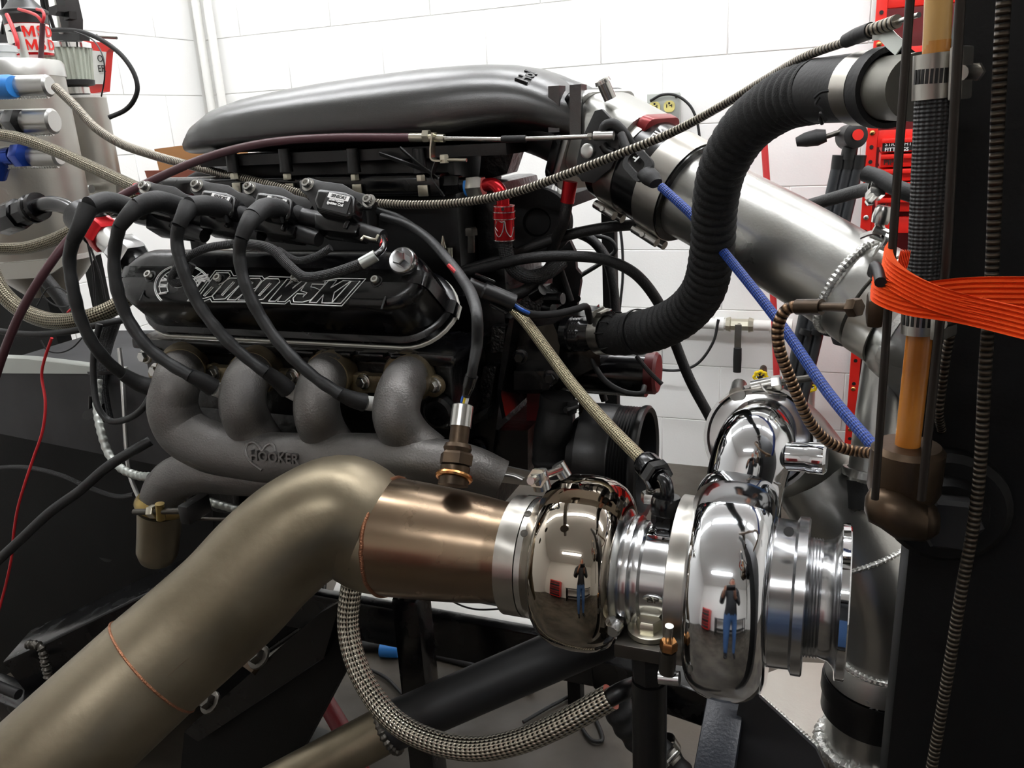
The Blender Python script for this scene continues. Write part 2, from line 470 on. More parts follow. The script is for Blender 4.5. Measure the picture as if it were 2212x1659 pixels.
# ceiling fixtures: steel tray and two long diffused tubes each
def fixture(x, y, L, label):
    t = thing('ceiling_light', label, 'ceiling light', (x, y, ZC-.09), 'fluorescent fixtures in rows')
    g = box(L, .16, .05, Matrix.Translation((x, y, ZC-.025)), .006); obj('housing', g, 'lamp_housing', t)
    obj('diffuser', box(L-.03, .13, .03, Matrix.Translation((x, y, ZC-.062)), .01), 'lamp', t)
for x in (-1.7, -.3, 1.1):
    fixture(x, 2.1, 1.25, 'long flat ceiling light running along the block wall')
for x in (-1.7, -.3, 1.1):
    fixture(x, 1.0, 1.25, 'long flat ceiling light above the engine')
fixture(-.4, -1.3, 1.25, 'lone flat ceiling light in the open half of the shop')
# ------------------------------------------------------------ valve cover frame: u along the engine, v up its face, n out of it
EY = .85
TL = math.radians(43); NV = V((0, -math.cos(TL), math.sin(TL))); VV = V((0, math.sin(TL), math.cos(TL))); UV_ = V((1, 0, 0))
RA = P(630, 728, .862)
RB = PN(630, 664, RA, VV); CH = (RB-RA).dot(NV)
RC = PN(630, 524, RA+NV*CH, NV); CW = (RC-RB).dot(VV)
uL = PN(222, 640, RA+NV*CH, NV).x; uR = PN(982, 640, RA+NV*.006, NV).x
CO = V((0, RA.y, RA.z))
def CP(px, py, n): return PN(px, py, CO+NV*n, NV)          # photo point lying on the cover at height n
def cmat(p): return mat_from(p, UV_, VV, NV)
def covsec(i, n, r):
    w_, h_ = (uR-uL), CW
    return [CO+UV_*(x+(uL+uR)/2)+VV*(y+CW/2)+NV*n for x, y in rrect(w_-2*i, h_-2*i, max(r-i, .005), 8)]
t = thing('valve_cover', 'gloss black engine valve cover with white outlined lettering and silver oil cap', 'valve cover', (uL, RA.y, RA.z))
RR = .055
obj('cover_body', loft([covsec(i, n, RR) for i, n in ((-.006, 0), (-.006, .009), (-.002, .012), (.001, .013), (.001, .02), (.003, CH-.016), (.006, CH-.007), (.011, CH-.002), (.016, CH), (.024, CH+.0005), (.034, CH+.0005))]), 'black_gloss', t, sharp=50)
obj('gasket', loft([covsec(-.0075, -.006, RR), covsec(-.0075, -.0005, RR)]), 'white_gasket', t)
for px, py in ((325, 597), (474, 604), (640, 604), (813, 608)):
    b = obj('cover_bolt', bolt(CP(px, py, CH+.0005), NV, S(9, CP(px, py, CH)), kind='socket', flange=False), 'steel', t)
    obj('bolt_recess', ring(CP(px, py, CH+.0007), NV, S(11, CP(px, py, CH)), S(3, CP(px, py, CH)), .001, 24), 'black_plastic', b)
oc = CP(877, 569, CH+.001); CN = (NV+V((.12, -.45, -.1))).normalized(); r_ = S(31, oc)
c_ = obj('oil_cap', lathe([(0, r_*.96), (.006, r_), (.011, r_*.97), (.013, r_*.86), (.0125, r_*.5), (.0125, 0)], oc+CN*.002, CN, 48), 'machined', t)
obj('cap_hexagon', hexa(oc+CN*.013, CN, r_*.5, .012, up=(1, 0, .3)), 'machined', c_)
lg = []
def logo(pts):  # crop pixels of the lettering -> engraved white line
    return [CP(330+x/4.424, 560+y/4.424, CH+.0009) for x, y in pts]
strokes = [
 [(440, 318), (600, 108), (745, 110), (772, 158), (1045, 162), (1065, 188), (1115, 165), (1330, 172), (1420, 190), (1640, 205), (1780, 183), (2035, 187), (1805, 447), (1322, 428), (1308, 392), (1262, 428), (1075, 420), (905, 408), (565, 408), (548, 378), (495, 400), (330, 398), (385, 335), (310, 318), (350, 290)],
 [(455, 335), (612, 128), (725, 130), (742, 158), (690, 215), (632, 242), (652, 262), (570, 350), (490, 375), (345, 380)],
 [(485, 345), (565, 262), (580, 270), (498, 352), (485, 345)],
 [(568, 350), (690, 210), (740, 180), (855, 182), (872, 205), (690, 380), (585, 385), (568, 350)],
 [(655, 340), (770, 215), (783, 222), (668, 346), (655, 340)],
 [(712, 388), (862, 215), (905, 184), (1025, 182), (1038, 205), (985, 275), (930, 292), (945, 320), (905, 392), (812, 390), (870, 320), (790, 390), (712, 388)],
 [(895, 270), (945, 215), (958, 222), (908, 276), (895, 270)],
 [(935, 355), (1045, 212), (1088, 186), (1202, 188), (1216, 215), (1055, 382), (955, 395), (935, 355)],
 [(1010, 345), (1120, 226), (1133, 232), (1025, 348), (1010, 345)],
 [(1105, 402), (1285, 190), (1330, 192), (1265, 268), (1330, 215), (1400, 215), (1335, 278), (1425, 208), (1475, 222), (1262, 406), (1190, 404), (1230, 345), (1172, 402), (1105, 402)],
 [(1470, 215), (1415, 302), (1475, 320), (1435, 362), (1450, 332), (1378, 330), (1340, 375), (1348, 408), (1432, 410), (1512, 388), (1600, 295), (1545, 270), (1510, 265), (1522, 237), (1635, 240), (1650, 215)],
 [(1495, 412), (1680, 205), (1758, 202), (1700, 272), (1818, 205), (1892, 208), (1735, 318), (1712, 415), (1615, 417), (1632, 340), (1565, 415), (1495, 412)],
 [(1715, 412), (1898, 210), (1982, 208), (1795, 422), (1640, 418)]]
def ell(a0, a1, k): return [(285+270*k*math.cos(math.radians(a)), 262-212*k*math.sin(math.radians(a))) for a in range(a0, a1+1, 6)]
strokes += [ell(112, 222, 1), ell(112, 222, .95), ell(112, 205, .82), ell(112, 205, .55), ell(14, 62, 1), ell(14, 62, .95), ell(10, 60, .6), ell(10, 60, .52)]
for a in (118, 140, 150, 172, 182, 203): strokes.append([(285+270*k*math.cos(math.radians(a)), 262-212*k*math.sin(math.radians(a))) for k in (.55, .82)])
for a in (20, 32, 44): strokes.append([(285+270*k*math.cos(math.radians(a)), 262-212*k*math.sin(math.radians(a))) for k in (.6, .95)])
g = G(); g2 = G()
for s in strokes: tube(logo(s), .00062, 6, 1, True, g=g)
for s in ([(205, 235), (215, 262), (260, 262), (305, 240), (320, 245)], [(400, 190), (450, 165), (530, 150)], [(415, 215), (470, 190), (525, 178)], [(235, 128), (260, 124), (285, 126)], [(60, 262), (130, 258)], [(62, 330), (130, 318)], [(80, 205), (150, 195)], [(425, 262), (470, 205), (505, 215)]):
    tube(logo(s), .0015, 6, 4, True, g=g)
obj('lettering', g, 'white_print', t); t.children[-1]['label'] = 'white outlined slanted lettering BOROWSKI with round emblem'
for x0, y0, x1, y1 in ((833, 640, 824, 668), (312, 627, 302, 650)):
    obj('panel_seam', tube([CP(x0, y0, CH+.0004), CP(x1, y1, CH+.0004)], .0012, 6, 1), 'black_plastic', t)
# ------------------------------------------------------------ cylinder head and block
hd = thing('cylinder_head', 'gloss black cast cylinder head between valve cover and exhaust manifold', 'cylinder head', P(640, 850, .9))
xl, xr = P(300, 780, EY).x, P(962, 800, EY).x; zb = P(640, 900, EY).z; zt = RA.z-.004
def bx3(x0, x1, y0, y1, z0, z1, bev=.004, g=None): return box(x1-x0, y1-y0, z1-z0, Matrix.Translation(((x0+x1)/2, (y0+y1)/2, (z0+z1)/2)), bev, g)
obj('head_casting', bx3(xl, xr, EY+.012, EY+.135, zb-.005, zt-.022), 'black_cast', hd)
obj('rail', bx3(xl-.01, xr+.012, RA.y-.01, EY+.12, zt-.022, zt-.006, .005), 'black_gloss', hd)
g = G()
for i, (a, b) in enumerate(((640, 700), (700, 780), (780, 850), (850, 910))):
    p, q = P(a, 757+i*3, EY), P(b-14, 760+i*3, EY); beam(p, q, .02, .006, g=g)
obj('casting_rib', g, 'black_gloss', hd)
obj('casting_boss', lathe([(0, .02), (.012, .02), (.016, .016), (.016, .008), (.01, .008), (.01, 0)], P(955, 885, EY+.01), (0, -1, 0), 24), 'black_cast', hd)
eb = thing('engine_block', 'black cast engine block behind the exhaust manifold', 'engine block', P(640, 1200, 1.0))
zo = P(640, 1120, .95).z
obj('block_casting', bx3(xl, xr-.03, .93, 1.35, zo, zb-.008, .01), 'black_cast', eb)
obj('valley_cover', bx3(xl, xr-.03, EY+.14, 1.3, zb, zt-.01, .008), 'black_cast', eb)
obj('oil_pan', bx3(xl+.03, P(800, 1100, .98).x, .98, 1.28, zo-.07, zo-.002, .02), 'black_satin', eb)
g = G()
for px in (420, 520, 620, 720): beam(P(px, 960, .93), P(px+4, 1110, .93), .03, .012, up=(1, 0, 0), g=g)
obj('block_rib', g, 'black_cast', eb)
# ------------------------------------------------------------ intake manifold
YI = 1.07
from mathutils.bvhtree import BVHTree
def hit(g, px, py):
    '''where the sight line through a photo point meets a shape: point and outward normal'''
    t_ = BVHTree.FromPolygons([tuple(q) for q in g.v], g.f); p, n, i, d = t_.ray_cast(CAM, ray(px, py).normalized())
    return p, (n if n.dot(ray(px, py)) < 0 else -n)
im = thing('intake_manifold', 'black textured intake manifold plenum with sloping top and raised lettering', 'intake manifold', P(780, 340, YI))
prof = [(452, 306, 332, .05), (462, 285, 332, .072), (485, 255, 332, .088), (520, 228, 331, .098), (570, 210, 330, .104), (640, 194, 329, .108), (730, 178, 328, .11), (830, 163, 326, .112), (930, 150, 322, .112), (1010, 143, 315, .11), (1070, 140, 300, .105), (1120, 141, 290, .1), (1165, 148, 285, .096), (1200, 160, 288, .092), (1240, 178, 300, .086), (1275, 197, 316, .08)]
secs = []
for px, ty, by, hw in prof:
    T = P(px, ty, YI); B = P(px, by, YI-hw*.8); z0, z1 = B.z, T.z; cz = (z0+z1)/2; hh = (z1-z0)/2; s = []
    for j in range(36):
        a = 2*math.pi*j/36; ca, sa = math.cos(a), math.sin(a); e = .52 if sa < 0 else .74
        y = math.copysign(abs(ca)**.66, ca)*hw; z = math.copysign(abs(sa)**e, sa)*hh
        s.append(V((T.x, YI+y*(1.0 if sa < 0 else 1-.16*sa), cz+z)))
    secs.append(s)
gp = loft(secs); obj('plenum', gp, 'intake_black', im, sharp=60)
n1, n2 = P(1120, 235, YI), P(1282, 300, 1.05)
nd = (P(1480, 412, 1.0)-P(1300, 312, 1.05)).normalized()
obj('throttle_neck', tube([P(1090, 232, YI), P(1160, 245, YI), P(1225, 268, 1.06), P(1262, 290, 1.055)], [S(80, n1), S(84, n1), S(90, n2), S(92, n2)], 32), 'intake_black', im)
lp, rp = P(440, 332, YI-.09), P(1100, 322, YI-.09)
obj('base_flange', loft([[V((x, y, z)) for (y, z) in ((YI-.1, lp.z-.004), (YI+.1, lp.z-.004), (YI+.1, lp.z-.018), (YI-.1, lp.z-.018))] for x in (lp.x, rp.x)]), 'black_satin', im)
obj('runner_base', bx3(lp.x+.02, P(985, 400, YI-.06).x, YI-.06, YI+.085, zt-.008, lp.z-.018, .01), 'black_satin', im)
for px in (500, 615, 762, 905):
    o_ = P(px, 338, YI-.105); cl = obj('clip_boss', lathe([(0, .009), (.03, .0075)], o_-V((0, 0, .02)), (0, 0, 1), 14), 'black_plastic', im)
    obj('bolt_head', hexa(o_-V((0, 0, .03)), (0, 0, 1), .006, .008), 'zinc', cl)
    obj('clip_tab', box(.014, .003, .014, Matrix.Translation(o_+V((.003, -.002, -.042))), .001), 'zinc', cl)
for px, y0, y1 in ((1203, 186, 285), (1249, 183, 292)):
    obj('cast_lug', loft([[P(px, y, 1.0)+V((sx*S(12, n2), sy*.012, 0)) for sx, sy in ((-1, -1), (1, -1), (1, 1), (-1, 1))] for y in (y0, y1)]), 'intake_black', im)
a_, b_ = P(1122, 178, 1.0), P(1165, 150, 1.02)
o_, nn = hit(gp, 1138, 166); o_ = o_-nn*.001; dx = (PN(1172, 138, o_, nn)-PN(1108, 190, o_, nn)).normalized()
g = text('Hol', S(40, a_), mat_from(o_, dx, nn.cross(dx), nn), .0022, .95, bold=.0006)
obj('raised_lettering', g, 'black_wrinkle', im)
# fuel rail
p0, p1 = P(335, 407, .985), P(962, 399, .985)
fr = thing('fuel_rail', 'long glossy black fuel rail under the intake manifold', 'fuel rail', p0)
obj('rail_body', prism(rrect(.034, .03, .008), (p1-p0).length, orient(p0, p1-p0), .001), 'black_gloss', fr)
obj('blue_end_fitting', lathe([(0, .011), (.012, .011), (.012, .009), (.02, .009)], p0-V((.022, 0, 0)), (1, 0, 0), 6), 'blue_anodized', fr)
obj('red_end_collar', lathe([(0, .009), (.014, .009)], p0-V((.036, 0, 0)), (1, 0, 0), 16), 'red_anodized', fr)
obj('hexagon_adapter', hexa(p1, (1, 0, 0), .013, .022), 'black_gloss', fr)
obj('adapter_neck', lathe([(0, .009), (.03, .009)], p1+V((.02, 0, 0)), (1, 0, 0), 16), 'black_gloss', fr)
# injector posts under the rail
for i, px in enumerate((430, 560, 690, 800)):
    tag(obj('fuel_injector', lathe([(0, .006), (.01, .008), (.03, .0085), (.045, .007)], P(px, 425, .99)-V((0, 0, .045)), (0, 0, 1), 14), 'black_plastic'), 'slim black fuel injector standing under the fuel rail', 'injector', 'fuel injectors in a row')
# ------------------------------------------------------------ exhaust manifold
em = thing('exhaust_manifold', 'grey cast iron log exhaust manifold with four runners and heart emblem', 'exhaust manifold', P(640, 1050, .8))
ports = [(392, 792), (552, 800), (712, 808), (880, 815)]
fl = G(); PR = S(47, P(640, 800, EY))
for px, py in ports:
    c_ = P(px, py, EY); lathe([(0, PR*1.14), (.007, PR*1.14), (.01, PR*1.06)], c_+V((0, .004, 0)), (0, -1, 0), 36, g=fl)
    obj('port_gasket', lathe([(0, PR*1.2), (.003, PR*1.21)], c_+V((0, .008, 0)), (0, -1, 0), 44), 'steel_dark', em)
ears = [(345, 808), (463, 808), (632, 818), (788, 826), (938, 833)]
for px, py in ears:
    c_ = P(px, py, EY); lathe([(0, S(24, c_)), (.009, S(24, c_)), (.011, S(20, c_))], c_+V((0, .004, 0)), (0, -1, 0), 24, g=fl)
for (a, b) in zip(ears, ears[1:]): beam(P(a[0], a[1], EY), P(b[0], b[1], EY), .016, S(40, P(a[0], a[1], EY)), g=fl)
obj('flange', fl, 'cast_iron_heat', em)
for px, py in ((316, 769), (340, 800), (463, 806), (634, 812), (600, 822), (786, 824), (938, 832)):
    obj('flange_bolt', bolt(P(px, py, EY-.008 if px != 316 else EY), (-.1, -1, .05), S(12, P(px, py, EY))), 'steel', em)
def run(l, rr): return tube(PL(l), [S(r, P(*q)) for q, r in zip(l, rr)], 28, 8)
obj('runner', run([(400, 790, .85), (392, 800, .82), (380, 832, .785), (373, 880, .775), (395, 930, .775), (455, 965, .775), (540, 984, .775)], [46, 48, 50, 53, 55, 56, 54]), 'cast_iron', em)
obj('runner', run([(560, 797, .85), (545, 805, .82), (527, 838, .79), (525, 880, .78), (540, 920, .785), (565, 960, .79)], [46, 48, 49, 50, 50, 50]), 'cast_iron', em)
obj('runner', run([(722, 806, .85), (705, 812, .82), (687, 848, .79), (685, 890, .78), (697, 930, .785), (720, 968, .79)], [46, 48, 49, 50, 50, 50]), 'cast_iron', em)
obj('runner', run([(890, 814, .85), (876, 822, .82), (860, 860, .79), (857, 900, .78), (880, 945, .785), (930, 985, .79)], [46, 49, 51, 52, 53, 50]), 'cast_iron', em)
for l in ([(400, 790, .85), (396, 795, .835), (390, 804, .815)], [(560, 797, .85), (553, 800, .835), (542, 810, .815)], [(722, 806, .85), (714, 809, .835), (703, 818, .815)], [(890, 814, .85), (883, 818, .835), (873, 829, .815)]):
    obj('port_collar', tube(PL(l), [S(a, P(*l[0])) for a in (53, 49.5, 49.2)], 30, 6), 'cast_iron_heat', em)
for (px, py) in ((562, 952), (716, 950), (905, 970)):
    pass
glog = run([(480, 972, .775), (560, 986, .775), (660, 990, .775), (780, 990, .775), (900, 995, .775), (1010, 1010, .79), (1080, 1040, .8)], [52, 55, 55, 55, 54, 50, 48]); obj('log_tube', glog, 'cast_iron', em)
obj('crossover_tube', run([(347, 1085, .8), (355, 1062, .8), (378, 1036, .8), (430, 1020, .8), (540, 1030, .805), (680, 1036, .81), (860, 1040, .82)], [44, 46, 48, 47, 42, 40, 40]), 'cast_iron', em)
lgp = P(588, 990, .775); fx = (P(640, 994, .72)-P(530, 984, .72)).normalized()
nrm = V((-.1, -.98, .18)); nrm = (nrm-fx*nrm.dot(fx)).normalized(); vy = nrm.cross(fx); c0 = P(592, 989, .775-S(55, lgp)*1.0)
obj('raised_lettering', text('HOOKER', S(31, c0), mat_from(c0+fx*S(0, c0)-nrm*.0025, fx, vy, nrm), .0035, 1.0, bold=.0004), 'cast_iron', em)
hp = [(x*1.0, y) for x, y in ((0, -42), (-45, -12), (-58, 14), (-50, 34), (-30, 40), (-10, 28), (0, 14), (12, 28), (30, 36), (42, 28), (46, 12))]
obj('heart_emblem', tube([hit(glog, 590+x*.62-24, 985-y*.72)[0] for x, y in hp], .0022, 8, 4), 'cast_iron', em)
# v-band joint and the capped tube under the crossover
vb = thing('v_band_clamp', 'gold tinted v band clamp with long bolt under the exhaust crossover', 'clamp', P(350, 1090, .8))
c_ = P(347, 1092, .8); ax = (P(342, 1180, .8)-P(347, 1085, .8)).normalized(); rv = S(48, c_)
obj('band', lathe([(-.009, rv*.96), (-.009, rv*1.03), (-.003, rv*1.13), (.003, rv*1.13), (.009, rv*1.03), (.009, rv*.96)], c_, (ax+V((.05, -.28, 0))).normalized(), 44, cap=False), 'gold_zinc', vb)
p, q = P(290, 1106, .74), P(405, 1103, .74)
obj('clamp_bolt', tube([p, q], .0042, 12, 1), 'steel_dark', vb)
obj('clamp_nut', hexa(P(325, 1105, .74), q-p, .009, .009), 'zinc', vb)
obj('trunnion', tube([P(345, 1088, .74), P(348, 1122, .74)], .006, 12, 1), 'gold_zinc', vb)
obj('bolt_bracket', bx3(q.x-.004, q.x+.012, q.y-.012, q.y+.03, q.z-.014, q.z+.012, .003), 'black_satin', vb)
wg = thing('wastegate_tube', 'dull stainless capped tube hanging below the v band clamp', 'pipe', P(340, 1220, .8))
obj('tube_body', tube([P(345, 1100, .8), P(343, 1150, .8), P(340, 1192, .8), P(339, 1208, .8), P(339, 1216, .8)], [S(46, c_), S(45, c_), S(44, c_), S(36, c_), S(20, c_)], 28), 'stainless_dull', wg)
obj('tube_flange', lathe([(0, rv), (.004, rv), (.004, rv*.9)], P(346, 1100, .8), ax, 36), 'stainless_dull', wg)
# ------------------------------------------------------------ turbocharger, its axis runs along the engine
YT = .655
AZ = (P(1265, 1222, YT).z+P(1800, 1292, YT).z)/2
def TX(px, dy=0): return P(px, 1150+(px-1100)*.143, YT).x
XA = V((1, 0, 0))
def TP(px): return V((TX(px), YT, AZ))
def TR(px, n): return S(n, TP(px))
tb = thing('turbocharger', 'polished turbocharger with bronze tinted turbine and bright compressor housing', 'turbocharger', V((TX(1480), YT, AZ-.1)))
def lat(name, l, mt, n=64):   # l: (photo column, radius in photo px)
    o_ = TP(l[0][0]); pr = [(TX(a)-o_.x, TR(a, b)) for a, b in l]
    return obj(name, lathe(pr, o_, XA, n), mt, tb)
# turbine housing: fat rounded scroll whose section grows round the axis
def scroll(px, rr, ra, rb, a0, grow, n=72, k=22, inner=0.3):
    """volute: at angle a the section is an ellipse half-wide ra, half-high rb, centred at radius rr"""
    o_ = TP(px); secs = []
    for i in range(n+1):
        a = a0+2*math.pi*i/n; f = 1-grow*(1-i/n); A, B, Rr = TR(px, ra)*(.82+.18*f), TR(px, rb)*f, TR(px, rr)+TR(px, rb)*(f-1)*.25
        d = V((0, math.cos(a), math.sin(a))); s = []
        for j in range(k):
            th = 2*math.pi*j/k; c, sn = math.cos(th), math.sin(th)
            s.append(o_+d*(Rr+B*math.copysign(abs(c)**.8, c))+XA*(A*math.copysign(abs(sn)**.8, sn)))
        secs.append(s)
    return loft(secs)
obj('turbine_housing', scroll(1262, 118, 92, 78, math.radians(100), .22), 'nickel', tb, sharp=60)
lat('turbine_hub', [(1190, 110), (1200, 140), (1330, 140), (1345, 108), (1350, 60)], 'nickel')
lat('turbine_outlet_flange', [(1150, 100), (1152, 128), (1164, 130), (1172, 122), (1182, 112), (1200, 112)], 'steel')
lat('turbine_neck', [(1330, 128), (1345, 138), (1352, 132), (1360, 118), (1366, 122), (1378, 122), (1384, 108)], 'machined')
lat('bearing_housing', [(1376, 108), (1384, 113), (1398, 113), (1402, 100), (1470, 100), (1472, 90)], 'machined')
lat('backing_plate', [(1462, 160), (1466, 172), (1474, 174)], 'alu_bright')
b_ = lat('compressor_band', [(1466, 172), (1467, 180), (1506, 180), (1507, 172)], 'steel_band')
lat('band_lip', [(1506, 176), (1509, 182), (1515, 182), (1519, 174)], 'polished')
g = scroll(1585, 176, 86, 84, math.radians(96), .3, 84, 24)
obj('compressor_housing', g, 'polished', tb, sharp=60)
lat('compressor_cover', [(1515, 150), (1520, 196), (1640, 196), (1655, 176), (1672, 160), (1676, 120)], 'polished')
lat('inlet_ring', [(1664, 150), (1668, 158), (1716, 158), (1722, 168), (1742, 169), (1745, 164), (1745, 128)], 'machined')
lat('inlet_neck', [(1742, 122), (1748, 128)]+[(1750+i*3.2, 128 if i % 2 else 124) for i in range(9)]+[(1782, 126), (1798, 130), (1808, 140), (1814, 152), (1817, 160)], 'machined')
lat('inlet_bell', [(1812, 145), (1813, 164), (1815, 167), (1831, 168), (1834, 165), (1834, 140), (1800, 104), (1770, 98)], 'polished')
obj('speed_sensor_port', lathe([(0, .004), (.0008, .004)], P(1704, 1149, YT-TR(1700, 150)*.72), (0, -.72, .69), 16), 'black_print', tb)
# discharge: leaves the top of the scroll, bends away from the camera into a v-band joint
q0 = V((TX(1600), YT+TR(1600, 20), AZ+TR(1600, 120)))
l_ = [q0, P(1612, 1035, .69), P(1628, 975, .70), P(1640, 940, .735), P(1650, 925, .775)]
obj('discharge_elbow', tube(l_, [TR(1600, 70), TR(1600, 84), TR(1600, 84), TR(1600, 80), TR(1600, 76)], 36), 'polished', tb, sharp=60)
cf = P(1640, 946, .755); af = (P(1652, 925, .80)-P(1630, 955, .71)).normalized()
af = V((.0, .88, -.3)).normalized()
obj('discharge_flange', lathe([(0, S(86, cf)), (.002, S(104, cf)), (.007, S(110, cf)), (.012, S(112, cf)), (.02, S(104, cf)), (.02, S(80, cf))], cf-af*.006, af, 56), 'machined', tb)
bp = P(1700, 985, .69)
obj('boost_port', lathe([(0, .0125), (.016, .0125), (.018, .0135), (.03, .0135), (.032, .011), (.032, .004)], bp-V((.0, 0, 0)), (1, -.1, .05), 24), 'polished', tb)
# oil feed pad, emblem, mounting foot
obj('oil_inlet_pad', bx3(TX(1400), TX(1470), YT-TR(1430, 30), YT+TR(1430, 50), AZ+TR(1430, 86), AZ+TR(1430, 110), .003), 'polished', tb)
ep = P(1411, 1293, YT-TR(1411, 96)); en = V((0, -.86, -.4)).normalized(); ee = mat_from(ep, XA, en.cross(XA), en)
e_ = obj('oval_emblem', prism([(math.cos(a*math.pi/12)*TR(1411, 22), math.sin(a*math.pi/12)*TR(1411, 13)) for a in range(24)], .002, ee, .0005), 'machined', tb)
obj('emblem_letters', text('BP', TR(1411, 26), ee @ Matrix.Translation((0, 0, .0022)), .0006, 1.0), 'steel_dark', e_)
obj('coolant_plug', lathe([(0, .007), (.008, .007), (.01, .006)], V((TX(1358), YT-TR(1358, 112), AZ-TR(1358, 62))), (-.2, -.9, -.2), 20), 'machined', tb)
# bronze hardware bolt of the compressor clamp
g = tube([P(1446, 1352, YT-.09), P(1440, 1440, YT-.085)], .0035, 12, 1)
cb = thing('compressor_clamp_bolt', 'copper nut and steel stud of the compressor clamp', 'clamp', P(1444, 1460, YT-.09))
obj('stud', g, 'steel', cb)
obj('copper_nut', hexa(P(1444, 1402, YT-.09), (.05, 0, 1), .0072, .008), 'copper_nut', cb)
obj('lower_trunnion', tube([P(1424, 1462, YT-.085), P(1468, 1466, YT-.085)], .006, 14, 1), 'machined', cb)
obj('trunnion_sleeve', tube([P(1443, 1404, YT-.09), P(1441, 1450, YT-.087)], .0068, 14, 1), 'steel_dark', cb)
# turbine outlet v-band
vt = thing('v_band_clamp', 'wide steel v band clamp joining downpipe and turbine', 'clamp', V((TX(1130), YT, AZ-.08)))
o_ = TP(1108)
obj('band', lathe([(TX(a)-o_.x, TR(a, b)) for a, b in ((1108, 118), (1109, 128), (1150, 129), (1151, 119), (1108, 118))], o_, XA, 56, cap=False), 'steel_band', vt)
obj('band_overlap', lathe([(TX(a)-o_.x, TR(a, b)) for a, b in ((1118, 129), (1118.5, 131), (1152, 132), (1152.5, 130))], o_, XA, 10, up=(0, -.5, 1), cap=False, ang=.5), 'steel_band', vt)
p, q = P(1146, 1039, .58), P(1215, 1012, .66)
obj('t_bolt', tube([p, p.lerp(q, .9)], .0034, 12, 1), 'steel', vt)
obj('nut', hexa(p.lerp(q, .18), q-p, .0085, .008), 'zinc', vt)
obj('trunnion', tube([P(1163, 1018, .6), P(1172, 1056, .6)], .0075, 14, 1), 'steel', vt)
obj('t_bar', tube([P(1205, 1002, .66), P(1222, 1030, .66)], .0065, 14, 1), 'steel', vt)
for a, b in ((1140, 1110), (1132, 1152), (1112, 1285)):
    pp = P(a, b, YT-TR(1130, 129)*math.sqrt(max(.05, 1-((b-1180)/129)**2))); nr = (pp-V((pp.x, YT, AZ))).normalized()
    obj('spot_weld', lathe([(0, .0034), (.0004, .0032), (.0004, .002), (.0001, 0)], pp, nr, 16), 'steel_dark', vt)
# downpipe
dp = thing('downpipe', 'large stainless exhaust downpipe with heat tinted front section', 'exhaust pipe', P(200, 1620, .42))
DL = [(1118, 1172, .655), (1030, 1152, .655), (940, 1130, .655), (840, 1118, .655)]
o_ = TP(1118)
obj('tinted_cone', tube([TP(1112), TP(1075), TP(1030), TP(980), TP(915), TP(842)], [TR(1110, 108), TR(1075, 109), TR(1030, 115), TR(980, 120), TR(915, 124), TR(842, 127)], 56), 'stainless_heat', dp)
a_ = TP(842); 
pth = [a_, TP(800), P(745, 1108, .645), P(660, 1140, .625), P(580, 1205, .60), P(500, 1290, .572), P(420, 1362, .545), P(330, 1440, .512), P(200, 1560, .462), P(60, 1690, .415), P(-140, 1880, .36)]
RDP = TR(842, 127)
obj('bend', tube(pth[:8], RDP*.985, 56, 8), 'stainless_dull', dp, sharp=60)
obj('tail_pipe', tube(pth[7:], RDP*.985, 56, 8), 'stainless_dull', dp, sharp=60)
d_ = (a_-TP(860)).normalized()
obj('weld_bead', tube([TP(842)+V((random.uniform(-.0007, .0007), math.cos(i*math.pi/30)*RDP*.995, math.sin(i*math.pi/30)*RDP*.995)) for i in range(61)], .0022, 8, 2), 'weld_heat', dp)
wd = (pth[8]-pth[6]).normalized(); A_, B_, _ = frame(wd)
obj('weld_bead', tube([pth[7]+A_*math.cos(i*math.pi/24)*RDP*.985+B_*math.sin(i*math.pi/24)*RDP*.985 for i in range(49)], .0014, 8, 2), 'weld_heat', dp)
obj('turbine_end_weld', tube([TP(1106)+V((0, math.cos(i*math.pi/24)*TR(1106, 109), math.sin(i*math.pi/24)*TR(1106, 109))) for i in range(49)], .0016, 8, 2), 'weld_heat', dp)
for i0, i1, py_ in ((4, 7, 40),):
    sl = []
    for f_ in range(9):
        c_ = pth[i0].lerp(pth[i1], f_/8) if False else spline(pth[:8], 8)[0][int(i0*8+(i1-i0)*8*f_/8)]
        vd0 = (CAM-c_).normalized(); sl.append(c_+(vd0+V((.1, 0, -.25))).normalized()*RDP*.986)
    obj('seam_line', tube(sl, .0009, 6, 3), 'brass_dark', dp)
# oxygen sensor in its bung
sb = P(982, 1022, .655); st = P(1000, 880, .69); sd = (st-sb).normalized(); k = (st-sb).length
os_ = thing('oxygen_sensor', 'slim steel oxygen sensor screwed into the downpipe', 'sensor', sb)
obj('bung', lathe([(-.012, .0145), (.006, .0145), (.008, .0125)], sb, sd, 28), 'brass_dark', os_)
obj('bung_weld', tube([sb+frame(sd)[0]*math.cos(i*.35)*.0155+frame(sd)[1]*math.sin(i*.35)*.0155+sd*(-.004+.003*math.sin(i*.35)) for i in range(19)], .0028, 8, 3), 'copper_nut', os_)
obj('hexagon', hexa(sb+sd*.008, sd, .0165, .012), 'brass_dark', os_)
obj('collar', lathe([(.02, .0125), (.024, .014), (.028, .0125), (.028, .0095), (.045, .0095)], sb, sd, 24), 'brass_dark', os_)
obj('sensor_body', lathe([(.045, .0105), (.066, .0105), (.067, .0092), (k-.006, .0092), (k, .008), (k+.002, .006)], sb, sd, 28), 'steel', os_)
for i, (c, off) in enumerate((('blue_tape', -6), ('yellow', 0), ('white_print', 7))):
    obj('lead', tube([st-sd*.002+RT*S(off*.6, st), P(1004+off*.8, 862, .69), P(1008+off*.5, 848, .69)], .0017, 8, 6), c, os_)
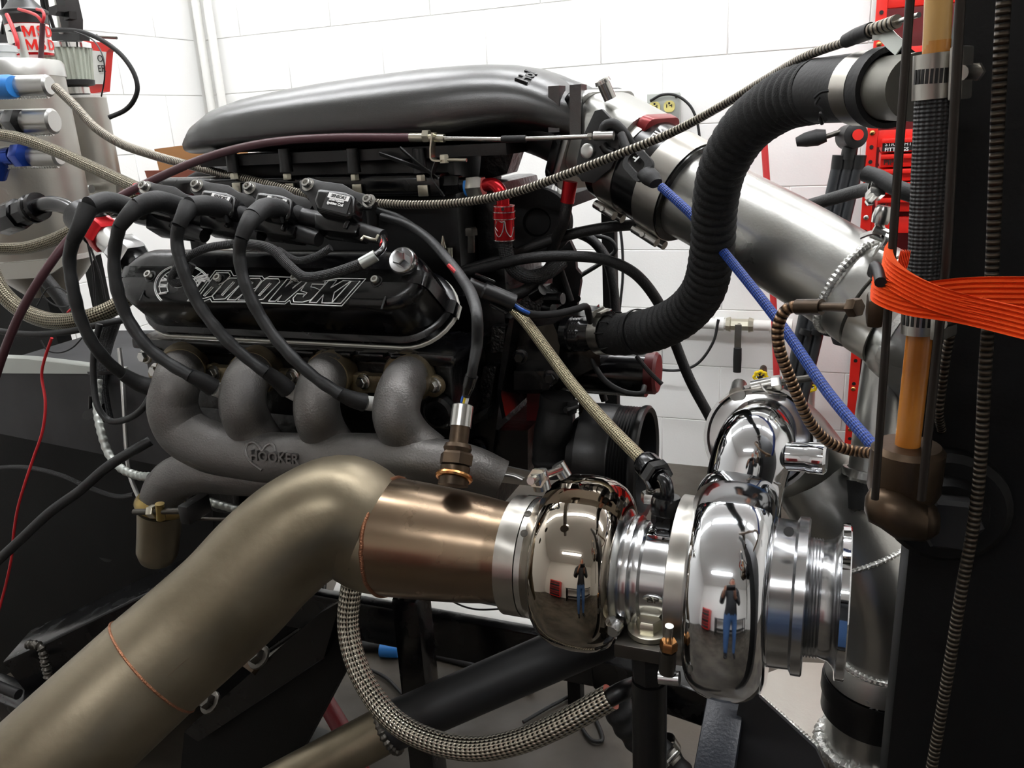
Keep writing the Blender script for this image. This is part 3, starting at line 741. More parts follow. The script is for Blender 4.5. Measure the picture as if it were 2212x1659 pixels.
hs = hose('sensor_harness', 'black sleeved harness running up from the oxygen sensor', 'cable', [(1007, 856, .69), (1016, 825), (1022, 790), (1030, 745, .70), (1031, 690), (1020, 640, .74), (998, 602, .79), (965, 558, .83), (925, 515, .86), (880, 485, .88), (825, 468, .89)], [9, 11, 11, 13, 13, 13, 12, 11, 10, 9, 9], 'rubber_wire', parts='sleeve')
obj('crimped_end', tube(PL([(1007, 856, .69), (1013, 835, .69), (1019, 812, .69)]), [.0035, .006, .0065], 12, 6), 'black_plastic_gloss', hs)
# ------------------------------------------------------------ ignition coils on the valve cover, plug wires
def place_coils():
    NC = V((0, -math.cos(math.radians(34)), math.sin(math.radians(34))))
    O = P(672, 405, .875)
    ex = (PN(803, 440, O, NC)-O); ex = ex.normalized(); ey = NC.cross(ex)
    inv = mat_from(O, ex, ey, NC).inverted()
    def L2(px, py, n=0.):
        q = inv @ PN(px, py, O+NC*n, NC); return (q.x, q.y)
    plate = [L2(*q) for q in ((652, 396), (672, 388), (700, 396), (745, 402), (772, 418), (802, 426), (818, 440), (806, 456), (776, 456), (740, 478), (690, 468), (668, 428), (654, 416))]
    body = [L2(*q, .022) for q in ((692, 412), (752, 420), (772, 428), (770, 462), (762, 478), (690, 462), (684, 440))]
    blk = [L2(*q, .014) for q in ((682, 462), (780, 486), (772, 508), (682, 498))]
    lab = [L2(*q, .031) for q in ((708, 414), (760, 425), (748, 462), (694, 449))]
    tower = (L2(700, 474, .01), L2(645, 462, .01)); conn = (L2(765, 492, .01), L2(822, 508, .01))
    names = ['topmost in front of the throttle end', 'next to the end coil', 'third from the throttle end', 'at the oil tank end']
    bolts = [(672, 405), (547, 412), (434, 407), (322, 410)]
    labels = ['black ignition coil nearest the throttle cable with both mounting bolts bare', 'black ignition coil whose label heading is half covered by its own boot',
              'black ignition coil with the label lines showing between two boots', 'black ignition coil closest to the aluminium oil tank']
    for i, (px, py) in enumerate(bolts):
        o_ = P(px, py, .875); m_ = mat_from(o_, ex, ey, NC)
        t = thing('ignition_coil', labels[i], 'ignition coil', o_, 'ignition coils on the valve cover')
        obj('mounting_plate', prism(plate, .006, m_, .0015), 'black_satin', t)
        obj('coil_body', prism(body, .026, m_ @ Matrix.Translation((0, 0, .004)), .006, seg=4), 'black_plastic_gloss', t)
        lb = obj('label_plate', prism(lab, .0006, m_ @ Matrix.Translation((0, 0, .0302)), 0), 'black_plastic', t)
        a, b, c, d = [V((x, y, 0)) for x, y in lab]; lx = (b-a).normalized(); lz = V((0, 0, 1)); ly = lz.cross(lx); W_ = (b-a).length; H_ = (d-a).length
        def LM(fx, fy): return m_ @ mat_from(a+(b-a)*fx+(d-a)*fy+V((0, 0, .031)), lx, ly, lz)
        obj('label_heading', box(W_*.86, H_*.3, .0004, LM(.5, .17)), 'white_print', lb)
        hx = text('DAYTONA\nSENSORS' if i == 1 else 'SENSORS', H_*(.17 if i == 1 else .26), LM(.5, .17) @ Matrix.Translation((0, .0012 if i == 1 else 0, .0004)), .0002, .95, .15, bold=.0001)
        obj('heading_letters', hx, 'black_print', lb)
        obj('label_letters', text('SmartSpark\nIgnition Coil', H_*.22, LM(.48, .5) @ Matrix.Translation((0, .0, .0003)), .0002, 1.0, bold=.00012), 'white_print', lb)
        obj('lower_block', prism(blk, .03, m_ @ Matrix.Translation((0, 0, -.012)), .003), 'black_plastic_gloss', t)
        obj('clip_rib', box(.006, .02, .034, m_ @ Matrix.Translation((conn[0][0]-.004, conn[0][1]+.003, .004)), .0015), 'black_plastic_gloss', t)
        z_ = .004
        obj('high_voltage_tower', tube([m_ @ V((tower[0][0], tower[0][1], z_)), m_ @ V((tower[1][0], tower[1][1], z_))], .0105, 18, 1), 'black_plastic', t)
        obj('connector', tube([m_ @ V((conn[0][0], conn[0][1], z_)), m_ @ V((conn[1][0], conn[1][1], z_))], [.0105, .009], 14, 1), 'black_plastic', t)
        obj('mounting_bolt', bolt(m_ @ V((0, 0, .006)), NC, S(10, o_), kind='socket'), 'steel', t)
        if i == 0: obj('mounting_bolt', bolt(m_ @ V(L2(803, 440)+(.006,)), NC, S(10, o_), kind='socket'), 'steel', t)
        for zx in (0, 1): obj('number_stamp', text('451804', .0042, m_ @ mat_from(V(((blk[0][0]+blk[1][0])/2+.004, (blk[2][1]+blk[3][1])/2+.001, .0)), V((1, 0, 0)), V((0, 0, 1)), V((0, -1, 0))), .0002), 'grey_print', t) if zx == 0 else None
    return O
place_coils()
WIRES = [
 ('black plug wire looping furthest out over the oil tank fittings', [(330, 455, .85), (290, 452, .83), (235, 436, .8), (192, 446, .77)], [(192, 446, .77), (172, 490, .755), (158, 520, .75)], [(158, 518, .75), (150, 560), (158, 625, .745), (175, 690), (203, 745, .75), (242, 790, .765), (272, 812, .78)], [(265, 808, .775), (300, 828, .79), (332, 838, .80)], None),
 ('black plug wire crossing the silver breather cap', [(430, 462, .85), (390, 448, .83), (335, 434, .79), (296, 448, .77)], [(296, 448, .77), (275, 468, .757), (258, 490, .75)], [(258, 488, .75), (247, 545), (250, 610, .745), (272, 680), (315, 745, .745), (365, 785, .75), (412, 812, .755)], [(405, 808, .755), (435, 822, .765), (462, 838, .775)], (478, 845, .785)),
 ('black plug wire crossing the round emblem of the valve cover', [(530, 470, .85), (490, 455, .83), (445, 444, .795), (408, 446, .77)], [(408, 446, .77), (396, 468, .757), (386, 488, .75)], [(386, 486, .75), (382, 520), (393, 575, .745), (425, 650), (478, 722, .745), (535, 775, .75), (575, 805, .755)], [(570, 800, .755), (600, 822, .77), (622, 842, .78)], (640, 852, .79)),
 ('black plug wire crossing the middle of the white lettering', [(648, 468, .85), (610, 455, .83), (572, 450, .795), (545, 470, .77)], [(545, 470, .77), (532, 490, .757), (522, 515, .75)], [(522, 512, .75), (517, 550), (530, 615, .745), (570, 695), (625, 765, .745), (680, 815, .75), (735, 852, .755)], [(725, 846, .755), (760, 862, .77), (788, 870, .78)], (806, 872, .79)),
]
for lab, el, neck, wire, boot, plug in WIRES:
    t = thing('spark_plug_wire', lab, 'plug wire', P(*wire[-1]), 'spark plug wires')
    obj('coil_boot', tube(PL(el), [S(a, P(*q)) for a, q in zip((22, 22, 22, 21), el)], 18, 8), 'rubber', t)
    obj('boot_neck', tube(PL(neck), [S(a, P(*q)) for a, q in zip((21, 17, 15), neck)], 18, 8), 'rubber', t)
    obj('boot_rib', tube([P(el[1][0]-18, el[1][1]+14, el[1][2]-.01), P(el[1][0]+2, el[1][1]+16, el[1][2]-.01)], .006, 8, 1), 'rubber', t)
    pp = PL(wire); rw = S(13.5, pp[2])
    obj('wire_sleeve', tube(pp, rw, 16, 8, True, lambda s: 1+.035*math.sin(s*260)+.03*math.sin(s*97), .003), 'rubber_wire', t)
    obj('plug_boot', tube(PL(boot), [S(a, P(*q)) for a, q in zip((14, 18, 20), boot)], 18, 6), 'rubber', t)
    if plug: obj('ceramic_insulator', tube([P(*boot[-1]), P(*plug)], S(16, P(*plug)), 18, 1), 'ceramic', t)
# ------------------------------------------------------------ throttle body and charge pipe
tbx = P(1320, 275, 1.05)
th = thing('throttle_valve', 'machined aluminium throttle body with red end plate and black linkage plate', 'throttle valve', P(1330, 400, 1.05))
nd = (P(1480, 415, .99)-P(1290, 305, 1.05)).normalized(); A_, B_, _ = frame(nd)
p0 = P(1262, 290, 1.055)
def tm(p, d=nd, up=None): return orient(p, d, up)
sz = S(185, tbx)
obj('mounting_flange', prism(rrect(sz*1.05, sz*1.12, .02), .014, tm(p0), .002), 'black_gloss', th)
obj('bright_gasket_plate', prism(rrect(sz*1.0, sz*1.18, .02), .008, tm(p0+nd*.014), .001), 'alu_bright', th)
obj('throttle_housing', prism(rrect(sz*.94, sz*.98, .03, 5, 0, sz*.1), .075, tm(p0+nd*.022), .004), 'alu_pipe', th)
obj('red_plate', prism(rrect(sz*.6, sz*.5, .012, 5, 0, sz*.36), .014, tm(p0+nd*.097), .002), 'red_plate', th)
obj('outlet_snout', lathe([(0, sz*.44), (.05, sz*.44)], p0+nd*.115, nd, 40), 'black_satin', th)
# linkage plate, in front of the housing
lp_ = [(1252, 345), (1262, 300), (1290, 240), (1305, 236), (1330, 262), (1342, 300), (1342, 330), (1325, 365), (1285, 395), (1262, 392), (1250, 375)]
O_ = P(1300, 315, .965); NL = V((-.25, -.95, .1)).normalized(); ml = orient(O_, NL); mi = ml.inverted()
def on(px, py):
    q = mi @ PN(px, py, O_, NL); return (q.x, q.y)
obj('linkage_plate', prism([on(*q) for q in lp_], .006, ml, .001), 'black_satin', th)
obj('linkage_pivot', lathe([(0, .0085), (.004, .0085), (.005, .007)], ml @ V(on(1277, 327)+(.006,)), NL, 24), 'alu_bright', th)
obj('return_spring', tube(PL([(1302, 288, .95), (1308, 272, .95), (1325, 268, .95), (1345, 285, .95), (1362, 312, .955), (1372, 328, .96)]), .006, 10, 6), 'rubber', th)
obj('stop_arm', tube(PL([(1302, 312, .952), (1310, 324, .952), (1325, 330, .952)]), .005, 10, 6), 'black_satin', th)
b0, b1 = P(1318, 214, .99), P(1300, 172, .985)
obj('vacuum_barb', lathe([(0, .0075), ((b1-b0).length*.8, .0075), ((b1-b0).length*.82, .0095), ((b1-b0).length, .0088), ((b1-b0).length, .005), ((b1-b0).length*.8, .005)], b0, b1-b0, 20), 'steel', th)
# coupler
cp = thing('silicone_coupler', 'glossy black silicone coupler with two bright band clamps', 'coupler', P(1420, 460, 1.0))
c0, c1 = P(1352, 340, 1.025), P(1488, 418, .985); cdv = (c1-c0).normalized(); rc = S(104, c0); LC = (c1-c0).length
obj('sleeve', lathe([(-.012, rc*.92), (-.012, rc), (LC*.45, rc*1.01), (LC+.004, rc), (LC+.004, rc*.92)], c0, cdv, 56), 'black_plastic_gloss', cp)
def tclamp(o, d, r, wd, par, sdir, mt='steel_band'):
    b = obj('band_clamp', lathe([(-wd/2, r), (-wd/2, r+.0014), (wd/2, r+.0014), (wd/2, r)], o, d, 56, cap=False), mt, par)
    s = V(sdir); d = V(d).normalized(); s = (s-d*s.dot(d)).normalized(); tg = d.cross(s); c = V(o)+s*(r+.006)
    obj('clamp_bolt', tube([c-tg*.02, c+tg*.022], .003, 10, 1), 'steel', b)
    obj('clamp_trunnion', tube([c-tg*.012-d*wd*.55, c-tg*.012+d*wd*.55], .0055, 12, 1), 'steel', b)
    obj('clamp_trunnion', tube([c+tg*.008-d*wd*.55, c+tg*.008+d*wd*.55], .0055, 12, 1), 'steel', b)
    obj('clamp_nut', hexa(c+tg*.014, tg, .006, .006), 'steel', b)
    return b
tclamp(c0+cdv*.018, cdv, rc*1.005, .03, cp, (-.1, -.3, -1))
tclamp(c1-cdv*.016, cdv, rc*1.01, .034, cp, (-.1, -.3, -1))
tdir = cdv; tn = V((-.1, -.72, .68)); tn = (tn-tdir*tn.dot(tdir)).normalized(); tc_ = c0+cdv*(LC*.52)+tn*(rc*1.012)
tu = tn.cross(tdir)
obj('printed_lettering', text('VIBRANT', S(24, tc_), mat_from(tc_, -tu, tdir, tn), .0003, 1.05, bold=.0003), 'white_print', cp)
# charge pipe down to the joint behind the tower
pl = [(1470, 408, .99), (1560, 455, .965), (1680, 520, .93), (1790, 585, .9), (1865, 632, .88)]
ch = thing('charge_pipe', 'brushed aluminium charge pipe slanting down to the intercooler', 'pipe', P(1900, 700, .88))
pp = PL(pl); rp_ = S(103, pp[2])
obj('pipe_body', tube(pp, rp_, 56, 6), 'alu_pipe', ch, sharp=60)
we = pp[-1]; wd_ = (pp[-1]-pp[-2]).normalized(); A_, B_, _ = frame(wd_)
obj('weld_bead', tube([we-wd_*.012+A_*math.cos(i*math.pi/40)*rp_+B_*math.sin(i*math.pi/40)*rp_ for i in range(81)], .0042, 8, 3, True, lambda s: 1+.14*math.sin(s*1400), .0012), 'weld_alu', ch)
obj('pipe_flange', lathe([(-.006, rp_), (.0, rp_*1.03), (.016, rp_*1.04), (.018, rp_*.98), (.018, rp_*.8)], we, wd_, 56), 'alu_pipe', ch)
for i in range(9):
    pass
vc = thing('v_band_clamp', 'stainless v band clamp on the charge pipe beside the orange strap', 'clamp', we)
obj('band', lathe([(.02, rp_*1.0), (.02, rp_*1.06), (.045, rp_*1.06), (.045, rp_*1.0)], we, wd_, 56, cap=False), 'steel_band', vc)
for px, py in ((1877, 575), (1868, 597), (1855, 625)):
    q_ = P(px, py, .83); nn_ = (q_-we); nn_ = (nn_-wd_*nn_.dot(wd_)).normalized()
    obj('spot_weld', lathe([(0, .004), (.0006, .0035), (.0006, 0)], we+wd_*.032+nn_*rp_*1.06, nn_, 14), 'gold_zinc', vc)
k0 = P(1895, 515, .85)
obj('clamp_trunnion', tube([P(1885, 498, .85), P(1925, 515, .85)], .007, 14, 1), 'steel', vc)
obj('t_bolt', tube([P(1898, 480, .85), P(1915, 528, .85)], .004, 12, 1), 'steel', vc)
obj('clamp_nut', lathe([(0, .0075), (.006, .0085), (.013, .0075), (.016, .006)], P(1900, 482, .85), (.2, 0, 1), 18), 'steel', vc)
obj('clamp_bar', tube([P(1905, 520, .845), P(1930, 530, .845)], .008, 14, 1), 'steel', vc)
obj('clamp_strap', strip(PL([(1858, 512, .85), (1875, 505, .85), (1888, 503, .85), (1905, 515, .85), (1893, 545, .84)]), V((0, 1, 0)), .022, .0015), 'steel', vc)
lw = thing('charge_pipe_elbow', 'aluminium elbow continuing below the v band joint behind the tower', 'pipe', P(1960, 900, .9))
obj('elbow_tube', tube([we+wd_*.022, we+wd_*.06, P(1960, 715, .86), P(2010, 790, .87), P(2060, 860, .88)], rp_*.92, 48, 8), 'alu_pipe', lw, sharp=60)
obj('elbow_bead', ring(we+wd_*.06, wd_, rp_*.93, .003, .006), 'weld_alu', lw)
# grey tapered stand tube behind the rods
st_ = thing('intercooler_riser', 'grey aluminium riser tube with rolled bead behind the sight glass', 'pipe', P(1885, 1080, .85))
obj('riser_tube', tube(PL([(1925, 700, .88), (1905, 850, .86), (1885, 1010, .84), (1882, 1050, .84)]), [S(46, P(1900, 850, .86)), S(48, P(1900, 850, .86)), S(49, P(1900, 850, .86)), S(49, P(1900, 850, .86))], 40), 'alu_pipe', st_)
obj('rolled_bead', ring(P(1880, 1020, .84), P(1882, 1050, .84)-P(1905, 850, .86), S(48, P(1880, 1020, .84)), .004, .008), 'alu_pipe', st_)
obj('rubber_base', tube(PL([(1882, 1040, .84), (1880, 1100, .83)]), [S(51, P(1880, 1040, .84))]*2, 36, 1), 'rubber', st_)
# compressor discharge pipe to the intercooler
cpi = thing('cold_side_pipe', 'satin aluminium pipe dropping from the compressor to the intercooler', 'pipe', P(1880, 1440, .84))
pq = PL([(1650, 930, .785), (1690, 940, .83), (1745, 1010, .87), (1800, 1090, .86), (1855, 1180, .85), (1893, 1260, .84), (1908, 1340, .84), (1905, 1410, .84), (1900, 1440, .84)])
rq = [S(a, q) for a, q in zip((84, 88, 92, 94, 95, 94, 92, 90, 88), pq)]
obj('pipe_body', tube(pq, rq, 48, 8), 'alu_pipe', cpi, sharp=60)
wd2 = (pq[5]-pq[4]).normalized(); A2, B2, _ = frame(wd2)
obj('weld_bead', tube([pq[4].lerp(pq[5], .3)+A2*math.cos(i*math.pi/40)*rq[4]+B2*math.sin(i*math.pi/40)*rq[4] for i in range(81)], .0028, 8, 3, True, lambda s: 1+.15*math.sin(s*1500), .0012), 'weld_alu', cpi)
wd3 = (pq[8]-pq[7]).normalized()
obj('rolled_flange', lathe([(-.012, rq[8]*1.0), (-.01, rq[8]*1.12), (.002, rq[8]*1.22), (.014, rq[8]*1.24), (.016, rq[8]*1.1)], pq[8], wd3, 56), 'alu_pipe', cpi)
A2, B2, _ = frame(wd3)
obj('weld_bead', tube([pq[8]-wd3*.012+A2*math.cos(i*math.pi/40)*rq[8]*1.03+B2*math.sin(i*math.pi/40)*rq[8]*1.03 for i in range(81)], .004, 8, 3, True, lambda s: 1+.15*math.sin(s*1300), .0012), 'weld_alu', cpi)
# intercooler with its coupler ring
cl_ = pq[8]+wd3*.016
cr = thing('coupling_ring', 'black anodized coupling ring round the intercooler inlet', 'coupler', cl_+wd3*.05)
obj('ring_body', lathe([(0, rq[8]*1.1), (0, rq[8]*1.26), (.006, rq[8]*1.28), (.02, rq[8]*1.28), (.022, rq[8]*1.22), (.044, rq[8]*1.22), (.046, rq[8]*1.0)], cl_, wd3, 56), 'black_satin', cr)
tq = P(1900, 1528, .84-rq[8]*1.2); tnn = V((.02, -1, .05)); txx = V((1, 0, .12)); txx = (txx-tnn*txx.dot(tnn)).normalized()
obj('printed_lettering', text('TR', .022, mat_from(tq, -txx, txx.cross(tnn), tnn.normalized()), .0004), 'grey_print', cr)
ic = thing('intercooler', 'welded aluminium intercooler end tank below the compressor', 'intercooler', P(1760, 1650, .75))
zt_ = P(1700, 1440, .82).z-.01
obj('inlet_neck', lathe([(.0, rq[8]*1.04), (.075, rq[8]*1.04)], cl_+wd3*.04, wd3, 48), 'alu_pipe', ic)
N0 = cl_+wd3*.1
def ipt(px, py): return PZ(px, py, N0.z)
top = [P(1618, 1432, .9), P(1700, 1440, .9), P(1960, 1450, .9), P(1985, 1655, .72), P(1780, 1612, .7), P(1762, 1600, .7), P(1640, 1480, .78)]
zt2 = N0.z+.012; q = [PZ(x, y, zt2) for x, y in ((1615, 1470), (1720, 1430), (1990, 1440), (1990, 1668), (1790, 1632), (1762, 1612), (1622, 1490))]
obj('end_tank', loft([[V((a.x, a.y, zt2)) for a in q], [V((a.x*1.0, a.y, zt2-.22)) for a in q]]), 'alu_tank', ic)
obj('seam_weld', tube([q[6], q[5], q[4], q[3]], .0042, 8, 1, True, lambda s: 1+.16*math.sin(s*1300), .0012), 'weld_alu', ic)
A2, B2, _ = frame((0, 0, -1))
nc = N0; nc = V((nc.x, nc.y, zt2))
obj('neck_weld', tube([nc+A2*math.cos(i*math.pi/40)*rq[8]*1.1+B2*math.sin(i*math.pi/40)*rq[8]*1.1 for i in range(81)], .0075, 8, 3, True, lambda s: 1+.16*math.sin(s*700), .002), 'weld_alu', ic)
# ------------------------------------------------------------ discharge v-band of the compressor
vd = thing('v_band_clamp', 'bright v band clamp with threaded bolt on the compressor outlet', 'clamp', P(1640, 860, .75))
obj('band', lathe([(-.003, S(110, cf)), (-.003, S(117, cf)), (.02, S(118, cf)), (.02, S(110, cf))], cf, af, 60, cap=False), 'machined', vd)
obj('t_bolt', tube(PL([(1600, 845, .77), (1640, 833, .77), (1760, 815, .77)]), .0034, 10, 1), 'steel_dark', vd)
obj('clamp_nut', hexa(P(1668, 829, .77), P(1760, 815, .77)-P(1640, 833, .77), .0075, .009), 'steel', vd)
obj('clamp_sleeve', tube(PL([(1625, 838, .77), (1668, 829, .77)]), .007, 14, 1), 'steel', vd)
obj('trunnion', tube(PL([(1592, 852, .76), (1597, 833, .78)]), .0075, 14, 1), 'steel', vd)
obj('strap_loop', strip(PL([(1560, 868, .765), (1590, 848, .765), (1640, 842, .765), (1700, 855, .765)]), af, .02, .0012), 'steel_band', vd)
obj('strap_end', strip(PL([(1645, 832, .76), (1660, 848, .755), (1690, 852, .76)]), af, .02, .0012), 'steel', vd)
# ------------------------------------------------------------ ribbed radiator hose
hp_ = PL([(1310, 722, .97), (1350, 722, .955), (1410, 712, .93), (1475, 680, .9), (1520, 625, .87), (1538, 540, .84), (1545, 440, .81), (1562, 360, .78), (1610, 280, .75), (1690, 220, .71), (1770, 196, .67), (1850, 190, .635), (1900, 190, .61)])
rh = [S(a, q) for a, q in zip((40, 44, 46, 46, 46, 46, 47, 50, 54, 60, 66, 70, 72), hp_)]
rhz = thing('radiator_hose', 'thick ribbed black radiator hose swooping up over the charge pipe', 'hose', hp_[0])
obj('ribbed_body', tube(hp_[1:11], rh[1:11], 28, 10, True, lambda s: .95+.1*abs(math.sin(s*math.pi/.0108)), .0013), 'rubber_cloth', rhz, sharp=70)
obj('frayed_cuff', tube(hp_[0:3], [rh[0]*1.08, rh[1]*1.06, rh[2]*1.0], 28, 6, True, lambda s: 1+.03*math.sin(s*900)), 'rubber_cloth', rhz)
obj('smooth_cuff', tube(hp_[10:13], [rh[10]*1.02, rh[11]*1.02, rh[12]], 32, 8), 'rubber', rhz)
hd_ = (hp_[12]-hp_[10]).normalized()
hclamp(rhz, hp_[0].lerp(hp_[1], .12)-V((.004, 0, 0)), hp_[1]-hp_[0], rh[0]*1.1, .016, 'steel_band', (0, -.2, 1))
obj('black_tie', ring(hp_[1].lerp(hp_[2], .5), hp_[2]-hp_[1], rh[1]*1.06, .0015, .005), 'black_plastic', rhz)
obj('wide_band', ring(hp_[12]-hd_*.012, hd_, rh[12]*1.03, .0016, .018), 'steel_band', rhz)
obj('end_collar', ring(hp_[12]+hd_*.006, hd_, rh[12]*1.0, .0035, .012), 'rubber', rhz)
g = G()
for i in range(14):
    a = random.uniform(0, 6.28); c_ = hp_[0].lerp(hp_[1], .55+.3*random.random()); A2, B2, D2 = frame(hp_[1]-hp_[0]); d = A2*math.cos(a)+B2*math.sin(a)
    tube([c_+d*rh[0]*1.05, c_+d*rh[0]*1.2-D2*.006*random.random(), c_+d*rh[0]*1.22-D2*.012], .0009, 5, 3, g=g)
tag(obj('frayed_threads', g, 'rubber_cloth', rhz), kind='stuff')
for l in ([(1770, 210, .6), (1762, 225, .6), (1775, 240, .6), (1770, 262, .6)], [(1758, 212, .6), (1772, 200, .6), (1790, 196, .6)], [(1785, 262, .595), (1772, 245, .595), (1776, 268, .6)]):
    obj('loose_thread', tube(PL(l), .0012, 6, 6), 'charcoal_metal', rhz)
sp = thing('radiator_spout', 'dull steel spout receiving the ribbed hose end', 'pipe', P(1940, 200, .59))
obj('spout_tube', tube([hp_[12]-hd_*.002, P(1935, 190, .59), P(1985, 188, .56)], rh[12]*.9, 36, 4), 'spout_grey', sp)
# ------------------------------------------------------------ black tower at the right with sight glass
tw = thing('cooling_tower', 'tall matt black cooling tower column at the engine front', 'tower', P(2060, 1500, .55))
xe = P(1940, 1400, .5).x
obj('column', bx3(xe, xe+.5, .5, .545, 0, 1.75, .003), 'panel_black', tw)
cap_o = P(2040, 1085, .498)
obj('large_plug', lathe([(-.01, .034), (.008, .034), (.012, .03), (.012, .022), (.022, .02), (.022, 0)], cap_o, (0, -1, 0), 32), 'panel_black', tw)
obj('plug_hexagon', hexa(cap_o-V((0, .02, 0)), (0, -1, 0), .017, .012), 'charcoal_metal', tw)
sg = thing('sight_glass', 'amber sight glass tube between two dark guard rods with brass base', 'sight glass', P(1930, 1130, .46))
YS = .455
def sgp(px, py): return P(px, py, YS)
r1 = S(28, sgp(2020, 60))
obj('upper_tube', tube([sgp(2030, -60), sgp(2022, 122)], r1, 28, 1), 'amber_light', sg)
obj('liquid_band', tube([sgp(2024, 88), sgp(2022, 126)], r1*1.01, 28, 1), 'amber_tube', sg)
obj('rubber_joint', tube([sgp(2022, 122), sgp(2005, 440), sgp(1990, 690)], [S(38, sgp(2010, 400)), S(37, sgp(2010, 400)), S(34, sgp(2010, 400))], 28, 6), 'braid_black', sg)
obj('lower_tube', tube([sgp(1989, 700), sgp(1955, 1010)], S(26, sgp(1970, 850)), 28, 1), 'amber_tube', sg)
obj('guard_rod', tube([sgp(1962, -60)-V((0, .03, 0)), P(1942, 330, .42), P(1890, 1078, .42)], S(9, P(1930, 500, .42)), 12, 1), 'rod_dark', sg); 
obj('guard_rod', tube([P(2078, -60, .43), P(2045, 560, .43), P(1990, 1080, .43)], S(10, P(1930, 500, .42)), 12, 1), 'rod_dark', sg)
obj('brass_nut', lathe([(0, .017), (.004, .0185), (.026, .0185), (.029, .016), (.029, .013)], sgp(1950, 1068), (.02, 0, 1), 24), 'brass_dark', sg)
obj('brass_elbow', loft([[sgp(x, y)+V((math.cos(a*math.pi/8)*w_, math.sin(a*math.pi/8)*w_*.8, 0)) for a in range(16)] for x, y, w_ in ((1950, 1062, .013), (1950, 1078, .0135), (1950, 1090, .017), (1953, 1110, .018), (1965, 1138, .015), (1978, 1156, .008))]), 'brass_dark', sg, sharp=60)
obj('base_lug', loft([[P(x, y, .44)+V((0, math.cos(a*math.pi/6)*w_, math.sin(a*math.pi/6)*w_)) for a in range(12)] for x, y, w_ in ((1868, 1088, .004), (1878, 1090, .009), (1905, 1096, .011), (1940, 1108, .014), (2000, 1130, .01))]), 'brass_dark', sg, sharp=60)
cu = sgp(2018, 165); hclamp(sg, cu, sgp(2018, 120)-sgp(2014, 220), S(39, cu), .02, 'steel_band', (1, -.4, 0))
cu = sgp(1990, 685); hclamp(sg, cu, sgp(2018, 120)-sgp(2014, 220), S(36, cu), .016, 'steel_band', (1, -.6, 0))
for cc, n_ in ((sgp(2018, 165), 9), (sgp(1990, 685), 7)):
    rr_ = S(39 if n_ == 9 else 36, cc)+.001
    for i in range(n_):
        a = math.radians(-150+i*110/n_); d = V((math.cos(a), math.sin(a), 0))
        obj('band_slot', box(.0013, .0006, .0065, mat_from(cc+d*rr_, d.cross(V((0, 0, 1))), d, V((.0, 0, 1)))), 'black_print', sg)
fx1 = lambda s: 1+.13*math.sin(s*2*math.pi/.0062)
hose('flexible_conduit', 'dark ribbed flexible conduit hanging down the front of the black tower', 'conduit', [(2172, -60, .44), (2160, 150), (2150, 400), (2142, 600), (2128, 800), (2118, 1000), (2105, 1120), (2078, 1270), (2052, 1430), (2030, 1560), (2005, 1700)], 13, 'flex_dark', step=.003)
hose('flexible_conduit', 'short dark ribbed conduit beside the amber sight glass', 'conduit', [(2060, 690, .47), (2045, 760, .475), (2035, 830, .48), (2028, 890, .485), (2034, 930, .5)], 10, 'flex_dark', step=.003)
# orange strap
os2 = thing('ratchet_strap', 'bright orange woven strap hooked round the tower rods', 'strap', P(2000, 680, .4))
def ribbed(pts, wv, wd, t, k):
    p, _ = spline(pts, k); secs = []; N_ = 36
    for i in range(len(p)):
        tg = (p[min(i+1, len(p)-1)]-p[max(i-1, 0)]).normalized(); w_ = (wv-tg*wv.dot(tg)).normalized(); nn = tg.cross(w_)
        pr = [(-.5+j/N_, t*(1+.75*math.cos(j/N_*2*math.pi*6))) for j in range(N_+1)]
        secs.append([p[i]+w_*(a*wd)+nn*b for a, b in pr]+[p[i]+w_*(a*wd)-nn*b for a, b in reversed(pr)])
    return loft(secs)
def web(l, wv, wd): 
    return ribbed(PL(l), V(wv), wd, .0011, 8)
obj('lower_run', web([(1893, 600, .42), (1900, 625, .405), (1960, 650, .395), (2080, 668, .385), (2240, 705, .37)], (.05, .15, 1), S(58, P(2000, 650, .4))), 'orange_web', os2)
obj('upper_run', web([(1925, 545, .43), (1915, 568, .415), (1935, 600, .4), (2010, 640, .39), (2120, 672, .382), (2240, 700, .372)], (.1, .2, 1), S(50, P(2000, 650, .4))), 'orange_web', os2)
obj('rear_run', web([(2000, 640, .415), (2090, 632, .41), (2240, 632, .40)], (0, .15, 1), S(66, P(2000, 650, .4))), 'orange_web', os2)
obj('loop_end', web([(1955, 545, .44), (1948, 580, .43), (1935, 610, .42)], (1, .2, 0), S(20, P(1950, 560, .43))), 'orange_web', os2)
obj('hook', tube(PL([(1902, 610, .4), (1898, 590, .41), (1890, 575, .42), (1885, 590, .43)]), .0026, 10, 6), 'charcoal_metal', os2)
# bronze flex hose with brass coupling
bf = thing('bronze_flex_hose', 'bronze ribbed flexible hose with brass end fitting looping below the charge pipe', 'hose', P(1850, 980, .6))
bl = [(1730, 660, .60), (1700, 668, .60), (1682, 700, .6), (1682, 745, .6), (1700, 800, .605), (1725, 860, .61), (1755, 920, .62), (1800, 960, .63), (1850, 975, .635), (1905, 978, .62), (1945, 965, .58)]
obj('flexible_tube', tube(PL(bl), S(13, P(1700, 760, .6)), 16, 10, True, None, .003), 'bronze_flex', bf)
obj('end_sleeve', tube(PL([(1722, 663, .6), (1775, 663, .59)]), S(17, P(1750, 663, .6)), 20, 1), 'brass_dark', bf)
obj('stem', tube(PL([(1770, 663, .59), (1845, 664, .57)]), S(10, P(1800, 663, .58)), 16, 1), 'brass_dark', bf)
obj('hexagon_nut', hexa(P(1838, 664, .57), P(1880, 664, .56)-P(1838, 664, .57), S(22, P(1840, 664, .57)), S(22, P(1840, 664, .57))), 'brass_dark', bf)
